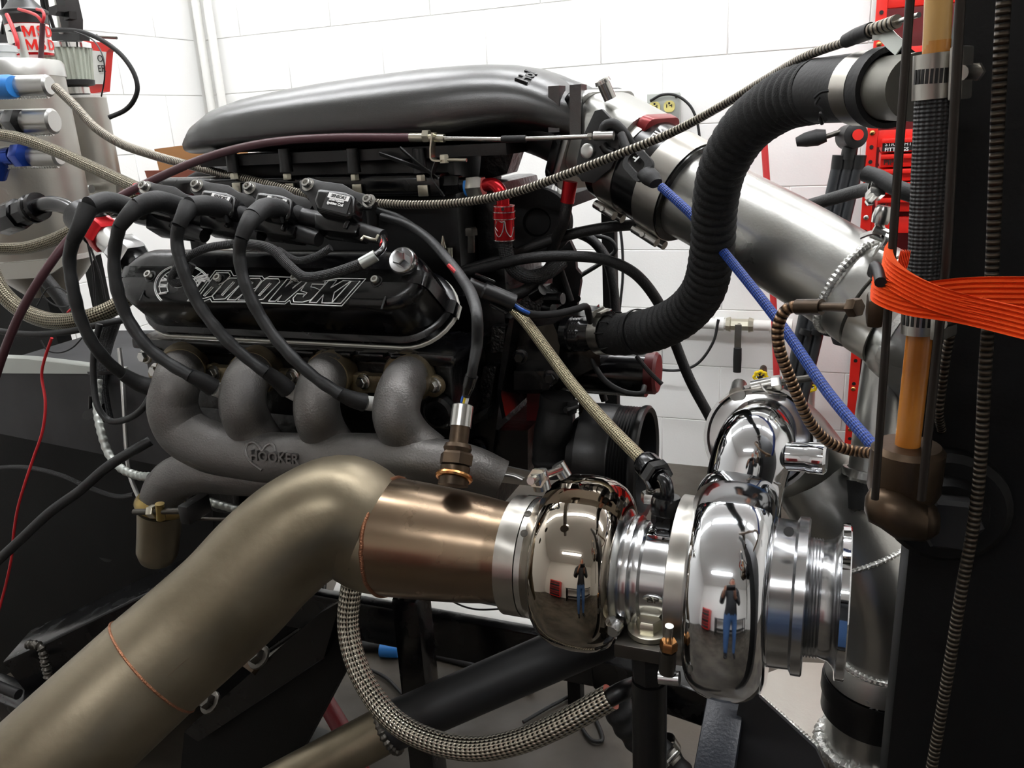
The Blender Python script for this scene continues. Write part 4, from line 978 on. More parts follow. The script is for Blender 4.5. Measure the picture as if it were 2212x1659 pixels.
obj('square_block', box(S(34, P(1890, 665, .55)), .03, S(62, P(1890, 665, .55)), Matrix.Translation(P(1890, 668, .55)), .003), 'brass_dark', bf)
# blue bungee
bb = thing('bungee_cord', 'bright blue braided bungee cord stretched from a black grip to the tower', 'cord', P(1890, 960, .62))
obj('cord', tube(PL([(1428, 403, .88), (1500, 470, .85), (1580, 565, .81), (1690, 705, .75), (1790, 850, .69), (1890, 968, .64)]), S(11, P(1650, 660, .78)), 14, 6), 'braid_blue', bb)
gm = P(1392, 368, .9); gx = (P(1425, 400, .88)-P(1350, 318, .92)).normalized(); gn = V((-.2, -.95, .2)); gn = (gn-gx*gn.dot(gx)).normalized(); gy = gn.cross(gx)
gw = S(1, gm)
gl = G()
outer = rrect(80*gw, 56*gw, 20*gw, 6, -20*gw, 0); inner = rrect(52*gw, 28*gw, 12*gw, 6, -24*gw, 0)
secs = []
mo = mat_from(gm, gx, gy, gn)
for k_ in range(len(outer)):
    (a, b), (c, d) = outer[k_], inner[k_]
    secs.append([mo @ V((a, b, 0)), mo @ V((c, d, 0)), mo @ V((c, d, 10*gw)), mo @ V((a, b, 10*gw))])
secs.append(secs[0])
obj('grip_ring', loft(secs, False, gl), 'rubber', bb)
obj('grip_body', tube([mo @ V((14*gw, 0, 5*gw)), mo @ V((34*gw, 0, 5*gw)), mo @ V((52*gw, 0, 4*gw))], [24*gw, 24*gw, 17*gw], 18, 4, flat=(1, .7)), 'rubber', bb)
obj('hook_wire', tube([mo @ V((-58*gw, 0, 4*gw)), P(1352, 315, .92), P(1342, 290, .93)], .0045, 10, 6), 'rubber', bb)
# sensor probe and its steel conduit over the engine
sc_ = thing('armored_cable', 'ribbed steel armored cable draped across the whole engine top', 'cable', P(820, 438, .92))
al = [(120, 188, 1.12), (165, 232, 1.1), (205, 275, 1.08), (260, 310, 1.06), (330, 335, 1.03), (420, 360, 1.0), (500, 380, .98), (580, 398, .965), (660, 420, .95), (740, 434, .93), (820, 439, .91), (900, 442, .9), (1000, 437, .89), (1110, 416, .88), (1220, 378, .87), (1340, 332, .86), (1450, 287, .85), (1560, 228, .8), (1660, 168, .74), (1740, 122, .68), (1835, 88, .63)]
obj('armor', tube(PL(al), [S(9.5, P(*q)) for q in al], 16, 10, True, None, .004), 'flex_steel', sc_)
obj('rubber_grip', tube(PL([(1828, 88, .632), (1850, 78, .62), (1882, 66, .605)]), [S(15, P(1850, 78, .62)), S(17, P(1850, 78, .62)), S(17, P(1850, 78, .62))], 20, 4), 'rubber', sc_)
obj('probe_body', tube(PL([(1880, 66, .605), (1938, 46, .585)]), S(14, P(1900, 60, .6)), 20, 1), 'flex_steel', sc_)
obj('probe_tip', tube(PL([(1936, 48, .586), (1985, 32, .57)]), S(6, P(1950, 45, .58)), 12, 1), 'steel', sc_)
tg_ = obj('tie_strip', strip(PL([(1885, 72, .6), (1905, 70, .598), (1930, 92, .59), (1945, 105, .585)]), V((.3, 0, 1)), .009, .0008), 'galv', sc_)
# dark hoses running behind to the tower
hose('coolant_hose', 'black rubber hose passing behind the coupler to a clamp at the tower', 'hose', [(1000, 585, 1.0), (1080, 560, 1.0), (1200, 515, 1.02), (1320, 490, 1.03), (1420, 484, 1.06), (1550, 480, 1.08), (1650, 470, 1.05), (1760, 440, 1.0), (1860, 412, .95), (1900, 405, .9)], 12, 'rubber_hose')
br = thing('hose_end', 'black moulded hose end with a bright clamp in front of the red cabinet', 'hose', P(1930, 430, .85))
obj('hose_body', tube(PL([(1870, 375, .86), (1900, 385, .85), (1945, 410, .83), (1990, 425, .82)]), S(18, P(1900, 385, .85)), 18, 6), 'rubber', br)
hclamp(br, P(1893, 402, .85), (1, .2, -.2), S(11, P(1893, 402, .85)), .012, 'steel', (0, -.5, -1))
hose('coolant_hose', 'black rubber hose arching right and falling behind the compressor', 'hose', [(1000, 590, .98), (1060, 575, .97), (1140, 558, .96), (1230, 553, .96), (1310, 562, .97), (1370, 590, .98), (1420, 650, 1.0), (1450, 720, 1.02), (1490, 820, 1.03), (1540, 915, 1.04), (1580, 1010, 1.05)], 12, 'rubber_hose')
# ------------------------------------------------------------ front of the engine
YW = .99
wp = thing('water_pump', 'gloss black cast water pump with a smooth outlet snout', 'water pump', P(1180, 850, YW))
obj('pump_housing', ext(((1085, 700), (1125, 678), (1240, 680), (1296, 690), (1296, 790), (1250, 812), (1200, 850), (1110, 850), (1085, 800)), YW, YW+.06), 'black_gloss', wp)
obj('pump_cover', ext(((1115, 712), (1195, 700), (1210, 735), (1205, 800), (1180, 836), (1115, 832)), YW-.02, YW+.01), 'black_gloss', wp)
obj('pump_flange_plate', ext(((1100, 690), (1110, 690), (1096, 780), (1082, 850), (1092, 900), (1085, 905), (1074, 850), (1085, 760)), YW-.05, YW+.05), 'black_gloss', wp)
obj('foot_rib', ext(((1110, 802), (1195, 802), (1185, 842), (1110, 842)), YW-.045, YW), 'black_gloss', wp)
o0, o1 = P(1228, 722, YW), P(1318, 722, .97); od = o1-o0; ro = S(33, o0)
obj('outlet_snout', lathe([(0, ro*1.18), (.01, ro*1.18)]+[(.012+i*.002, ro*(1.12 if i % 2 else 1.04)) for i in range(8)]+[(.03, ro), (od.length, ro)], o0, od, 36), 'black_gloss', wp)
obj('snout_collar', ring(P(1300, 722, .975), od, ro, .006, .006), 'black_satin', wp)
obj('pump_bolt', bolt(P(1125, 770, YW-.05), (0, -1, 0), .007), 'black_gloss', wp)
obj('pump_bolt', bolt(P(1190, 815, YW-.045), (0, -1, 0), .007), 'black_gloss', wp)
mo_ = thing('pump_motor', 'black cylindrical pump motor with a dark red end cap', 'motor', P(1340, 850, 1.08))
m0, m1 = P(1215, 800, 1.08), P(1398, 805, 1.08); rm = S(48, m1)
obj('motor_can', lathe([(0, rm), ((m1-m0).length, rm)], m0, (1, 0, 0), 40), 'black_gloss', mo_)
obj('red_cap', lathe([(0, rm*.96), (.012, rm*.96), (.016, rm*.85)], m1, (1, 0, 0), 40), 'red_dark', mo_)
obj('zip_tie_tail', tube(PL([(1375, 770, 1.0), (1400, 800, .99), (1430, 830, .985)]), .0028, 8, 6), 'black_plastic', mo_)
tcv = thing('timing_cover', 'gloss black cast timing cover with raised casting texture', 'engine cover', P(1050, 1010, .95))
xf = xr+.022
obj('cover_plate', ext(((985, 640), (1085, 640), (1092, 700), (1080, 860), (1060, 1010), (985, 1010)), .97, 1.2), 'black_gloss', tcv)
obj('casting_pad', ext(((1045, 792), (1072, 792), (1062, 850), (1052, 905), (1022, 918), (1020, 905)), .952, .975), 'black_wrinkle', tcv)
ct = P(1046, 850, .951); cxd = (P(1058, 800, .951)-P(1030, 905, .951)).normalized()
obj('cast_numbers', text('1188', .017, mat_from(ct, cxd, V((0, -1, 0)).cross(cxd), V((0, -1, 0))), .0012), 'black_gloss', tcv)
obj('grey_tab', ext(((1016, 900), (1056, 880), (1052, 892), (1036, 904), (1016, 908)), .945, .955), 'charcoal_metal', tcv)
obj('upper_pad', ext(((1062, 706), (1092, 706), (1086, 760), (1060, 762)), .955, .975), 'black_wrinkle', tcv)
for px, py in ((1030, 968), (1000, 745), (1010, 890)):
    obj('cover_bolt', bolt(P(px, py, .965), (.1, -1, 0), .010), 'black_gloss', tcv)
obj('lower_casting', ext(((1010, 930), (1140, 930), (1140, 1015), (1100, 1030), (1020, 1010)), .98, 1.1), 'black_cast', tcv)
# lower radiator hose
lh = thing('lower_hose', 'black moulded rubber lower hose with dark clamp and bellows', 'hose', P(1190, 1010, .97))
pp = PL([(1205, 855, .97), (1200, 890, .97), (1195, 930, .965), (1190, 960, .965), (1190, 1020, .965)])
obj('hose_body', tube(pp, [S(34, pp[0]), S(38, pp[0]), S(42, pp[0]), S(40, pp[0]), S(40, pp[0])], 32, 8, True, lambda s: 1+(.07*math.sin((s-.085)*2*math.pi/.021) if s > .085 else 0), .002), 'rubber', lh, sharp=70)
hclamp(lh, pp[0].lerp(pp[1], .3), pp[1]-pp[0], S(37, pp[0]), .016, 'charcoal_metal', (1, -.4, 0))
rp2 = thing('red_bracket', 'dark red painted bracket behind the lower hose', 'bracket', P(1155, 900, 1.05))
obj('bracket_plate', ext(((1138, 835), (1172, 835), (1172, 960), (1138, 960)), 1.02, 1.03), 'red_dark', rp2)
obj('bracket_foot', ext(((1120, 820), (1240, 820), (1240, 838), (1120, 838)), 1.06, 1.1), 'black_gloss', rp2)
# crank pulley with ribbed belt track; its axis runs along the engine
cpul = thing('crank_pulley', 'large matt black crank pulley with six belt grooves', 'pulley', P(1330, 1080, 1.0))
o_ = P(1245, 985, 1.0); RP = S(118, o_); 
pw = P(1400, 985, 1.0).x-o_.x
pr = [(0, RP*.4), (.0, RP*.72), (pw*.14, RP*.74), (pw*.16, RP), (pw*.56, RP), (pw*.575, RP*.985)]
for i in range(7): pr += [(pw*(.6+i*.04), RP*.985), (pw*(.62+i*.04), RP*.955)]
pr += [(pw*.89, RP*1.0), (pw*.92, RP*1.02), (pw*.97, RP*1.02), (pw*1.0, RP*.98), (pw*.97, RP*.9), (pw*.75, RP*.86), (pw*.72, RP*.3), (pw*.72, 0)]
obj('pulley_body', lathe(pr, o_, (1, 0, 0), 72), 'black_satin', cpul)
obj('pulley_bolt', bolt(o_+V((pw*.72, 0, 0)), (1, 0, 0), .012), 'steel_dark', cpul)
# grey accessory plate, small red plate
ap = thing('front_plate', 'dark grey stamped front plate with bolt holes', 'plate', P(1220, 650, 1.08))
obj('plate', ext(((1195, 560), (1230, 520), (1242, 545), (1244, 580), (1252, 590), (1254, 610), (1246, 660), (1220, 690), (1190, 690)), 1.06, 1.07), 'charcoal_metal', ap)
for px, py in ((1250, 597), (1247, 645)): obj('plate_hole', lathe([(0, .005), (.0006, .005)], P(px, py, 1.059), (0, -1, 0), 14), 'black_print', ap)
obj('red_fin', ext(((1270, 688), (1290, 660), (1294, 688)), 1.05, 1.06), 'red_dark', ap)
pv = thing('idler_pulley', 'dark grooved idler pulley behind the red fuel fitting', 'pulley', P(1160, 500, 1.12))
pc = P(1165, 480, 1.12)
obj('pulley_body', lathe([(0, S(70, pc)), (.006, S(74, pc)), (.01, S(68, pc)), (.022, S(68, pc)), (.026, S(74, pc)), (.03, S(70, pc)), (.03, S(30, pc)), (.02, S(26, pc)), (.02, 0)], pc, (.2, -.9, .1), 44), 'panel_black', pv)
vs = thing('coolant_valve', 'glossy black casting with small valve stubs above the pump', 'valve', P(1170, 680, 1.0))
obj('valve_body', ext(((1120, 655), (1140, 630), (1165, 628), (1185, 645), (1195, 672), (1160, 684), (1125, 680)), 1.0, 1.05), 'black_wrinkle', vs)
for x0, y0, x1, y1 in ((1180, 645, 1216, 645), (1150, 640, 1172, 626), (1175, 665, 1195, 668)): obj('valve_stub', tube(PL([(x0, y0, 1.0), (x1, y1, .995)]), .0075, 14, 1), 'black_gloss', vs)
rb = thing('reservoir_block', 'glossy black manifold block in shadow behind the red fuel hose', 'engine part', P(1000, 620, 1.05))
obj('block_body', bx3(P(1000, 500, 1.02).x, P(1110, 500, 1.1).x, 1.06, 1.22, P(1000, 640, 1.1).z, P(1000, 390, 1.1).z, .01), 'black_cast', rb)
obj('stud_bolt', tube(PL([(1018, 545, 1.0), (1018, 505, 1.0)]), .005, 12, 1), 'steel_dark', rb)
obj('stud_nut', hexa(P(1018, 508, 1.0), (0, 0, 1), .009, .01), 'steel_dark', rb)
obj('stud_bolt', tube(PL([(973, 560, 1.0), (972, 535, 1.0)]), .0035, 12, 1), 'zinc', rb)
obj('stud_spike', lathe([(0, .005), (.012, .005), (.03, .0008)], P(960, 558, 1.0), (0, 0, 1), 10), 'zinc', rb)
obj('support_web', ext(((1040, 330), (1110, 330), (1095, 375), (1060, 385), (1050, 560), (1020, 560)), 1.08, 1.12), 'black_cast', rb)
# red hose end with blue-silver nut
fe = thing('fuel_hose', 'red anodized angled hose end on the fuel rail with black braided hose', 'hose', P(1095, 600, .97))
a0, a1 = P(1010, 404, .985), P(1058, 400, .985); rn = S(25, a0)
obj('swivel_nut', hexa(P(1014, 405, .985), a1-a0, rn, S(34, a0)), 'steel', fe)
obj('blue_ring', lathe([(0, rn*.8), (.007, rn*.8)], P(1008, 405, .985), a1-a0, 24), 'blue_plastic', fe)
obj('red_elbow', tube(PL([(1050, 400, .98), (1066, 399, .975), (1080, 412, .97), (1086, 432, .97), (1087, 450, .97)]), S(14, a0), 20, 8), 'red_anodized', fe)
s0, s1 = P(1088, 443, .97), P(1090, 520, .97); L_ = (s1-s0).length; rs = S(23, s0)
obj('red_socket', lathe([(0, rs*.94), (.002, rs), (L_*.17, rs), (L_*.19, rs*1.06), (L_*.36, rs*1.06), (L_*.38, rs*.98), (L_*.97, rs*.98), (L_, rs*.9)], s0, s1-s0, 32), 'red_anodized', fe)
for f_ in (.02, .18, .37, .97): obj('bright_edge', ring(s0.lerp(s1, f_), s1-s0, rs*1.0 if f_ not in (.18, .37) else rs*1.055, .0006, .001), 'steel', fe)
obj('set_screw_hole', lathe([(0, .0022), (.0005, .0022)], P(1086, 452, .97-rs*1.02), (0, -1, 0), 10), 'black_print', fe)
sw = [(1073, 478), (1070, 498), (1078, 512), (1086, 500), (1090, 478), (1094, 500), (1104, 512), (1110, 490)]
obj('engraved_mark', tube([P(x, y, .97-rs*(1.0-.0005*(x-1091)**2)) for x, y in sw], .0008, 6, 5), 'steel', fe)
obj('engraved_mark', tube([P(x, y, .97-rs*(1.0-.0005*(x-1091)**2)) for x, y in ((1076, 500), (1070, 490), (1076, 478), (1084, 480), (1090, 478))], .0008, 6, 5), 'steel', fe)
obj('braided_hose', tube(PL([(1090, 515, .97), (1094, 548, .97), (1108, 580, .975), (1140, 598, .985), (1180, 590, 1.0), (1215, 565, 1.02)]), S(16, s0), 18, 10), 'braid_black', fe)
rf = thing('breather_hose', 'black hose with a worn red collar under the throttle linkage', 'hose', P(1210, 560, 1.03))
obj('red_collar', tube(PL([(1232, 392, 1.0), (1225, 438, 1.0)]), [S(16, P(1230, 400, 1.0)), S(15, P(1230, 400, 1.0))], 22, 1), 'red_anodized', rf)
obj('hose_body', tube(PL([(1226, 432, 1.0), (1218, 475, 1.0), (1200, 520, 1.02), (1185, 560, 1.04)]), S(13, P(1230, 400, 1.0)), 18, 8), 'rubber_hose', rf)
sp_ = thing('red_spray_can', 'red and silver can seen behind the engine front', 'can', P(1202, 440, 1.5))
obj('can_body', tube(PL([(1204, 450, 1.5), (1204, 430, 1.5)]), S(14, P(1204, 440, 1.5)), 24, 1), 'red_paint', sp_)
obj('can_top', tube(PL([(1204, 430, 1.5), (1203, 412, 1.5), (1203, 400, 1.5)]), [S(14, P(1204, 440, 1.5)), S(13, P(1204, 440, 1.5)), S(9, P(1204, 440, 1.5))], 24, 3), 'alu_bright', sp_)
# wiring connector between sensor lead and loom
wc = thing('wiring_connector', 'black weatherproof connector with red lead in front of the pump', 'connector', P(1110, 680, .82))
c0, c1 = P(1012, 612, .80), P(1110, 655, .82); cd_ = (c1-c0).normalized()
obj('connector_body', tube([c0, c0.lerp(c1, .3), c0.lerp(c1, .34), c1], [.008, .0085, .011, .0115], 12, 1, flat=(1, .85)), 'black_plastic', wc)
obj('latch', beam(c0.lerp(c1, .15)+V((0, 0, .013)), c0.lerp(c1, .6)+V((0, 0, .014)), .006, .004), 'black_plastic_gloss', wc)
obj('latch', beam(c0.lerp(c1, .5)+V((.0, -.008, -.01)), c0.lerp(c1, .9)+V((0, -.008, -.011)), .006, .004), 'black_plastic_gloss', wc)
obj('red_lead', tube(PL([(968, 572, .8), (988, 592, .798), (1012, 614, .80)]), .0022, 8, 6), 'red_wire', wc)
obj('blue_lead', tube(PL([(1110, 658, .82), (1125, 668, .82), (1142, 676, .83)]), .0022, 8, 6), 'blue_tape', wc)
obj('black_lead', tube(PL([(1110, 660, .82), (1145, 678, .84), (1200, 678, .87), (1245, 668, .9), (1265, 662, .92), (1272, 680, .94), (1275, 695, .95)]), .0042, 10, 6), 'rubber', wc)
# braided oil feed line to the turbo
ol = thing('oil_feed_line', 'thin tan braided steel oil line slanting down to the turbocharger', 'hose', P(1440, 1120, .66))
obj('braided_line', tube(PL([(1110, 668, .86), (1135, 695, .85), (1180, 755, .82), (1240, 835, .78), (1310, 915, .735), (1398, 1004, .69)]), S(13.5, P(1250, 850, .77)), 18, 10, True, None, .003), 'braid_fine', ol)
f0, f1 = P(1392, 998, .693), P(1428, 1035, .672); fd = f1-f0
obj('hose_socket', lathe([(0, .011), (.004, .0125), (fd.length*.5, .0125), (fd.length*.55, .010), (fd.length, .010)], f0, fd, 20), 'black_gloss', ol)
obj('swivel_hexagon', hexa(f0.lerp(f1, .62), fd, .0145, fd.length*.33), 'black_gloss', ol)
obj('bent_tube', tube(PL([(1420, 1026, .675), (1436, 1040, .668), (1441, 1062, .665), (1440, 1082, .665)]), .0062, 16, 8), 'black_gloss', ol)
g0 = P(1440, 1072, .665); gd = (P(1436, 1130, .662)-g0).normalized()
obj('end_nut', lathe([(0, .012), (.004, .0135), (.014, .0135), (.016, .0125)], g0, gd, 20), 'black_gloss', ol)
obj('end_hexagon', hexa(g0+gd*.014, gd, .0125, .014), 'black_gloss', ol)
obj('end_adapter', lathe([(.027, .010), (.036, .010), (.036, .0085), (.05, .0085)], g0, gd, 20), 'black_gloss', ol)
hd2 = thing('turbine_stud', 'threaded steel stud with nut behind the oil feed fitting', 'stud', P(1404, 1085, .70))
obj('stud', tube(PL([(1408, 1035, .70), (1403, 1080, .70)]), .0042, 12, 1, True, lambda s: 1+.1*math.sin(s*5000), .0005), 'steel_dark', hd2)
obj('nut', hexa(P(1404, 1082, .70), (0, 0, 1), .0085, .009), 'steel', hd2)
# throttle cable
tcab = thing('throttle_cable', 'maroon sheathed throttle cable ending in a bright adjuster and rod', 'cable', P(0, 800, .8))
tl = [(-90, 1150, .86), (-50, 960, .83), (-20, 850, .82), (5, 770, .82), (50, 665, .83), (105, 575, .85), (160, 505, .88), (215, 455, .9), (265, 422, .92), (330, 390, .94), (410, 354, .945), (490, 327, .945), (580, 308, .945), (700, 298, .945), (890, 297, .945)]
obj('sheath', tube(PL(tl), [S(a, P(*q)) for a, q in zip([9.5]*8+[9]*7, tl)], 14, 8), 'maroon', tcab)
def tcp(x, y): return P(x, y, .945)
obj('ferrule', tube([tcp(886, 297), tcp(918, 297)], S(9.5, tcp(900, 297)), 16, 1), 'zinc', tcab)
obj('adjuster_nut', hexa(tcp(916, 294), (1, 0, 0), S(14, tcp(920, 297)), S(14, tcp(920, 297))), 'zinc', tcab)
obj('adjuster_sleeve', tube([tcp(928, 298), tcp(960, 299)], S(9, tcp(940, 297)), 16, 1), 'zinc', tcab)
obj('cable_rod', tube([tcp(955, 299), tcp(1090, 301), tcp(1200, 298), tcp(1275, 295)], S(5, tcp(1100, 297)), 12, 1), 'steel', tcab)
obj('rubber_sleeve', tube([tcp(1084, 301), tcp(1136, 300)], S(8, tcp(1100, 297)), 14, 1), 'rubber', tcab)
obj('rod_end_nut', hexa(tcp(1270, 295), (1, 0, 0), S(8, tcp(1275, 295)), S(10, tcp(1275, 295))), 'steel', tcab)
obj('knurled_end', tube([tcp(1283, 294), tcp(1326, 293)], S(10, tcp(1300, 293)), 20, 1), 'alu_bright', tcab)
obj('cable_bracket', strip(PL([(938, 286, .94), (936, 300, .94), (934, 340, .94), (940, 346, .94), (955, 347, .94)]), V((0, 1, 0)), .012, .002, 2), 'zinc', tcab)
obj('spacer_rod', tube([tcp(955, 345), tcp(1008, 346)], S(4, tcp(980, 345)), 10, 1), 'zinc', tcab)
obj('spacer_bolt', hexa(tcp(960, 352), (0, 0, 1), .006, .01), 'zinc', tcab)
ZT = ['broad black zip tie tail slanting down to the fuel rail end', 'long thin black zip tie tail lying above the fuel rail', 'black zip tie hanging below the throttle cable bracket']
for l in ([(865, 320, .955), (905, 355, .95), (945, 385, .95)], [(820, 332, .96), (870, 350, .955), (930, 372, .95)], [(945, 345, .948), (935, 385, .948), (960, 425, .948)]):
    tag(obj('zip_tie', strip(PL(l), V((0, -.6, .8)), .006, .0016), 'black_plastic'), ZT.pop(0), 'zip tie', 'zip ties at the cable bracket')
# loom over the valve cover
lo = thing('coil_harness', 'black braided wiring loom looping over the valve cover with grey ferrule', 'wiring', P(640, 600, .76))
obj('braided_loom', tube(PL([(505, 528, .80), (545, 528, .79), (590, 540, .78), (620, 570, .775), (655, 597, .77), (700, 595, .765), (745, 582, .765), (790, 566, .77)]), S(11, P(650, 590, .77)), 14, 8), 'braid_black', lo)
obj('grey_ferrule', tube(PL([(780, 570, .768), (812, 552, .775)]), S(13, P(790, 560, .77)), 18, 1), 'galv', lo)
obj('taped_leads', tube(PL([(810, 552, .775), (825, 540, .785), (830, 525, .8), (828, 512, .82)]), S(7, P(820, 540, .78)), 10, 8), 'black_plastic_gloss', lo)
obj('red_band', tube(PL([(827, 530, .795), (830, 519, .81)]), S(7.5, P(820, 540, .78)), 10, 1), 'red_wire', lo)
obj('wire_clip', tube(PL([(780, 518, .81), (786, 511, .815), (800, 516, .815), (812, 518, .815), (817, 508, .82)]), .0018, 8, 1), 'zinc', lo)
obj('loop_loom', tube(PL([(505, 527, .80), (450, 535, .785), (415, 550, .775), (385, 575, .77), (370, 605, .768), (385, 612, .768), (400, 600, .77), (415, 570, .775)]), S(9, P(450, 540, .78)), 12, 8), 'braid_black', lo)
obj('rear_loom', tube(PL([(600, 540, .80), (640, 562, .80), (680, 555, .80), (715, 535, .805)]), S(8, P(650, 560, .8)), 12, 8), 'braid_black', lo)
# ------------------------------------------------------------ oil tank group at the left
TY = 1.22
ot = thing('oil_tank', 'welded aluminium dry sump oil tank with three stub ports', 'oil tank', P(20, 560, TY))
ctop = P(-5, 150, TY); axz = V((0, 0, 1))
def tkz(py): return P(20, py, TY).z
RT_ = S(125, P(20, 300, TY)); tx = P(2, 300, TY).x
def tk(z): return V((tx, TY+.03, z))
obj('tank_body', lathe([(tkz(555)-tkz(555), RT_), (tkz(165)-tkz(555), RT_)], tk(tkz(555)), axz, 64), 'alu_tank', ot)
obj('lid', lathe([(0, RT_*1.01), (0, RT_*1.02), (tkz(135)-tkz(165), RT_*1.02), (tkz(128)-tkz(165), RT_*.99), (tkz(126)-tkz(165), 0)], tk(tkz(165)), axz, 64), 'alu_bright', ot)
obj('base_weld', ring(tk(tkz(557)), axz, RT_*.99, .006, .01, 64), 'weld_alu', ot)
obj('cone_bottom', lathe([(0, RT_*.35), (tkz(600)-tkz(640), RT_*.7), (tkz(557)-tkz(640), RT_*.98)], tk(tkz(640)), axz, 64), 'alu_tank', ot)
for py, r_, xr_ in ((185, 23, 104), (262, 27, 114), (337, 22, 126)):
    e_ = P(xr_, py, TY-RT_*.82); s_ = P(-60, py+4, TY-RT_*1.12)
    obj('stub_port', tube([e_+(e_-s_).normalized()*.004, e_, s_], [S(r_*.8, e_), S(r_, e_), S(r_, e_)], 28, 1), 'alu_bright', ot)
    obj('port_weld', tube([e_+(s_-e_)*f_+V((0, -.004, -S(r_, e_)*.95)) for f_ in (.0, .3, .6, .95)], .0035, 8, 6, True, lambda s: 1+.2*math.sin(s*1200), .0013), 'weld_alu', ot)
def prt(px, py): return P(px, py, TY-RT_*1.05)
obj('blue_port_cap', lathe([(0, S(22, prt(0, 187))), (S(12, prt(0, 187)), S(25, prt(0, 187))), (S(70, prt(0, 187)), S(25, prt(0, 187)))], prt(32, 187), prt(-30, 190)-prt(32, 187), 20), 'blue_plastic', ot)
bf_ = obj('black_port_fitting', hexa(prt(45, 262), prt(-30, 264)-prt(45, 262), S(27, prt(0, 260)), S(32, prt(0, 260))), 'black_gloss', ot)
obj('fitting_thread', lathe([(0, S(20, prt(0, 260))), (S(50, prt(0, 260)), S(20, prt(0, 260)))], prt(14, 263), prt(-30, 264)-prt(45, 262), 24), 'black_gloss', bf_)
bu = obj('blue_port_fitting', hexa(prt(55, 335), prt(-30, 340)-prt(55, 335), S(26, prt(0, 340)), S(28, prt(0, 340))), 'blue_anodized', ot)
obj('blue_elbow', tube([prt(30, 336), prt(12, 340), prt(2, 355), prt(-6, 380)], S(19, prt(0, 340)), 22, 8), 'blue_anodized', bu)
obj('clear_cap', lathe([(0, S(34, prt(0, 120))), (S(14, prt(0, 120)), S(34, prt(0, 120))), (S(16, prt(0, 120)), S(40, prt(0, 120))), (S(30, prt(0, 120)), S(38, prt(0, 120))), (S(34, prt(0, 120)), S(30, prt(0, 120)))], P(4, 130, TY), axz, 32), 'clear_plastic', ot)
obj('mounting_bracket', ext(((-30, 572), (120, 560), (148, 552), (135, 575), (95, 600), (-30, 605)), TY-.09, TY-.085), 'alu_tank', ot)
# breather can behind
BY = 1.5
bc = thing('breather_can', 'plain aluminium breather can with pleated filter on top', 'breather can', P(190, 430, BY))
cb_, ct_ = P(207, 425, BY), P(180, 208, BY); ax_ = V((0, 0, 1)); RB_ = S(56, P(190, 320, BY)); bcx = P(189, 320, BY).x
def bz(py): return P(189, py, BY).z
def bk(z): return V((bcx, BY, z))
obj('can_body', lathe([(0, RB_), (bz(210)-bz(470), RB_), (bz(206)-bz(470), RB_*.9), (bz(206)-bz(470), 0)], bk(bz(470)), ax_, 48), 'alu_tank', bc)
obj('top_weld', ring(bk(bz(209)), ax_, RB_*.95, .004, .006, 48), 'weld_alu', bc)
ft = obj('filter_pleats', G(), 'filter_pleat', bc) if False else None
fz0, fz1 = bz(172), bz(100); fg = G(); secs = []
for i, z in enumerate((fz0, (fz0+fz1)/2, fz1)):
    rr = S((46, 50, 54)[i], bk(fz0)); s = []
    for j in range(120): s.append(V((bcx-.012+math.cos(j*math.pi/60)*rr*(1+.035*(1 if j % 4 in (0, 1) else -1)), BY+math.sin(j*math.pi/60)*rr*(1+.035*(1 if j % 4 in (0, 1) else -1)), z)))
    secs.append(s)
fc = V((bcx-.012, BY, 0))
def fk(z): return fc+V((0, 0, z))
fl_ = obj('filter_element', loft(secs, True, fg), 'filter_pleat', bc)
obj('chrome_cap', lathe([(0, S(57, bk(fz0))), (bz(90)-bz(101), S(57, bk(fz0))), (bz(87)-bz(101), S(52, bk(fz0))), (bz(86)-bz(101), 0)], fk(bz(101)), ax_, 48), 'chrome', bc)
obj('filter_base', lathe([(0, S(36, bk(fz0))), (0.002, S(48, bk(fz0))), (bz(171)-bz(184), S(49, bk(fz0)))], fk(bz(184)), ax_, 48), 'rubber', bc)
obj('filter_neck', lathe([(0, S(34, bk(fz0))), (bz(183)-bz(208), S(34, bk(fz0)))], fk(bz(208)), ax_, 40), 'rubber', bc)
hclamp(bc, fk(bz(194)), ax_, S(35, bk(fz0)), .014, 'steel', (.2, -1, 0))
obj('side_port', lathe([(0, .018), (.012, .018), (.016, .014), (.02, .008)], P(143, 278, BY-.09), (.2, -1, .1), 20), 'weld_alu', bc)
lugp = P(180, 408, BY-.06)
obj('weld_lug', tube(PL([(158, 408, BY-.07), (198, 408, BY-.07)]), S(9, lugp), 14, 1), 'alu_bright', bc)
obj('lug_plate', ext(((158, 400), (250, 392), (252, 425), (190, 432), (158, 424)), BY-.05, BY-.04), 'alu_tank', bc)
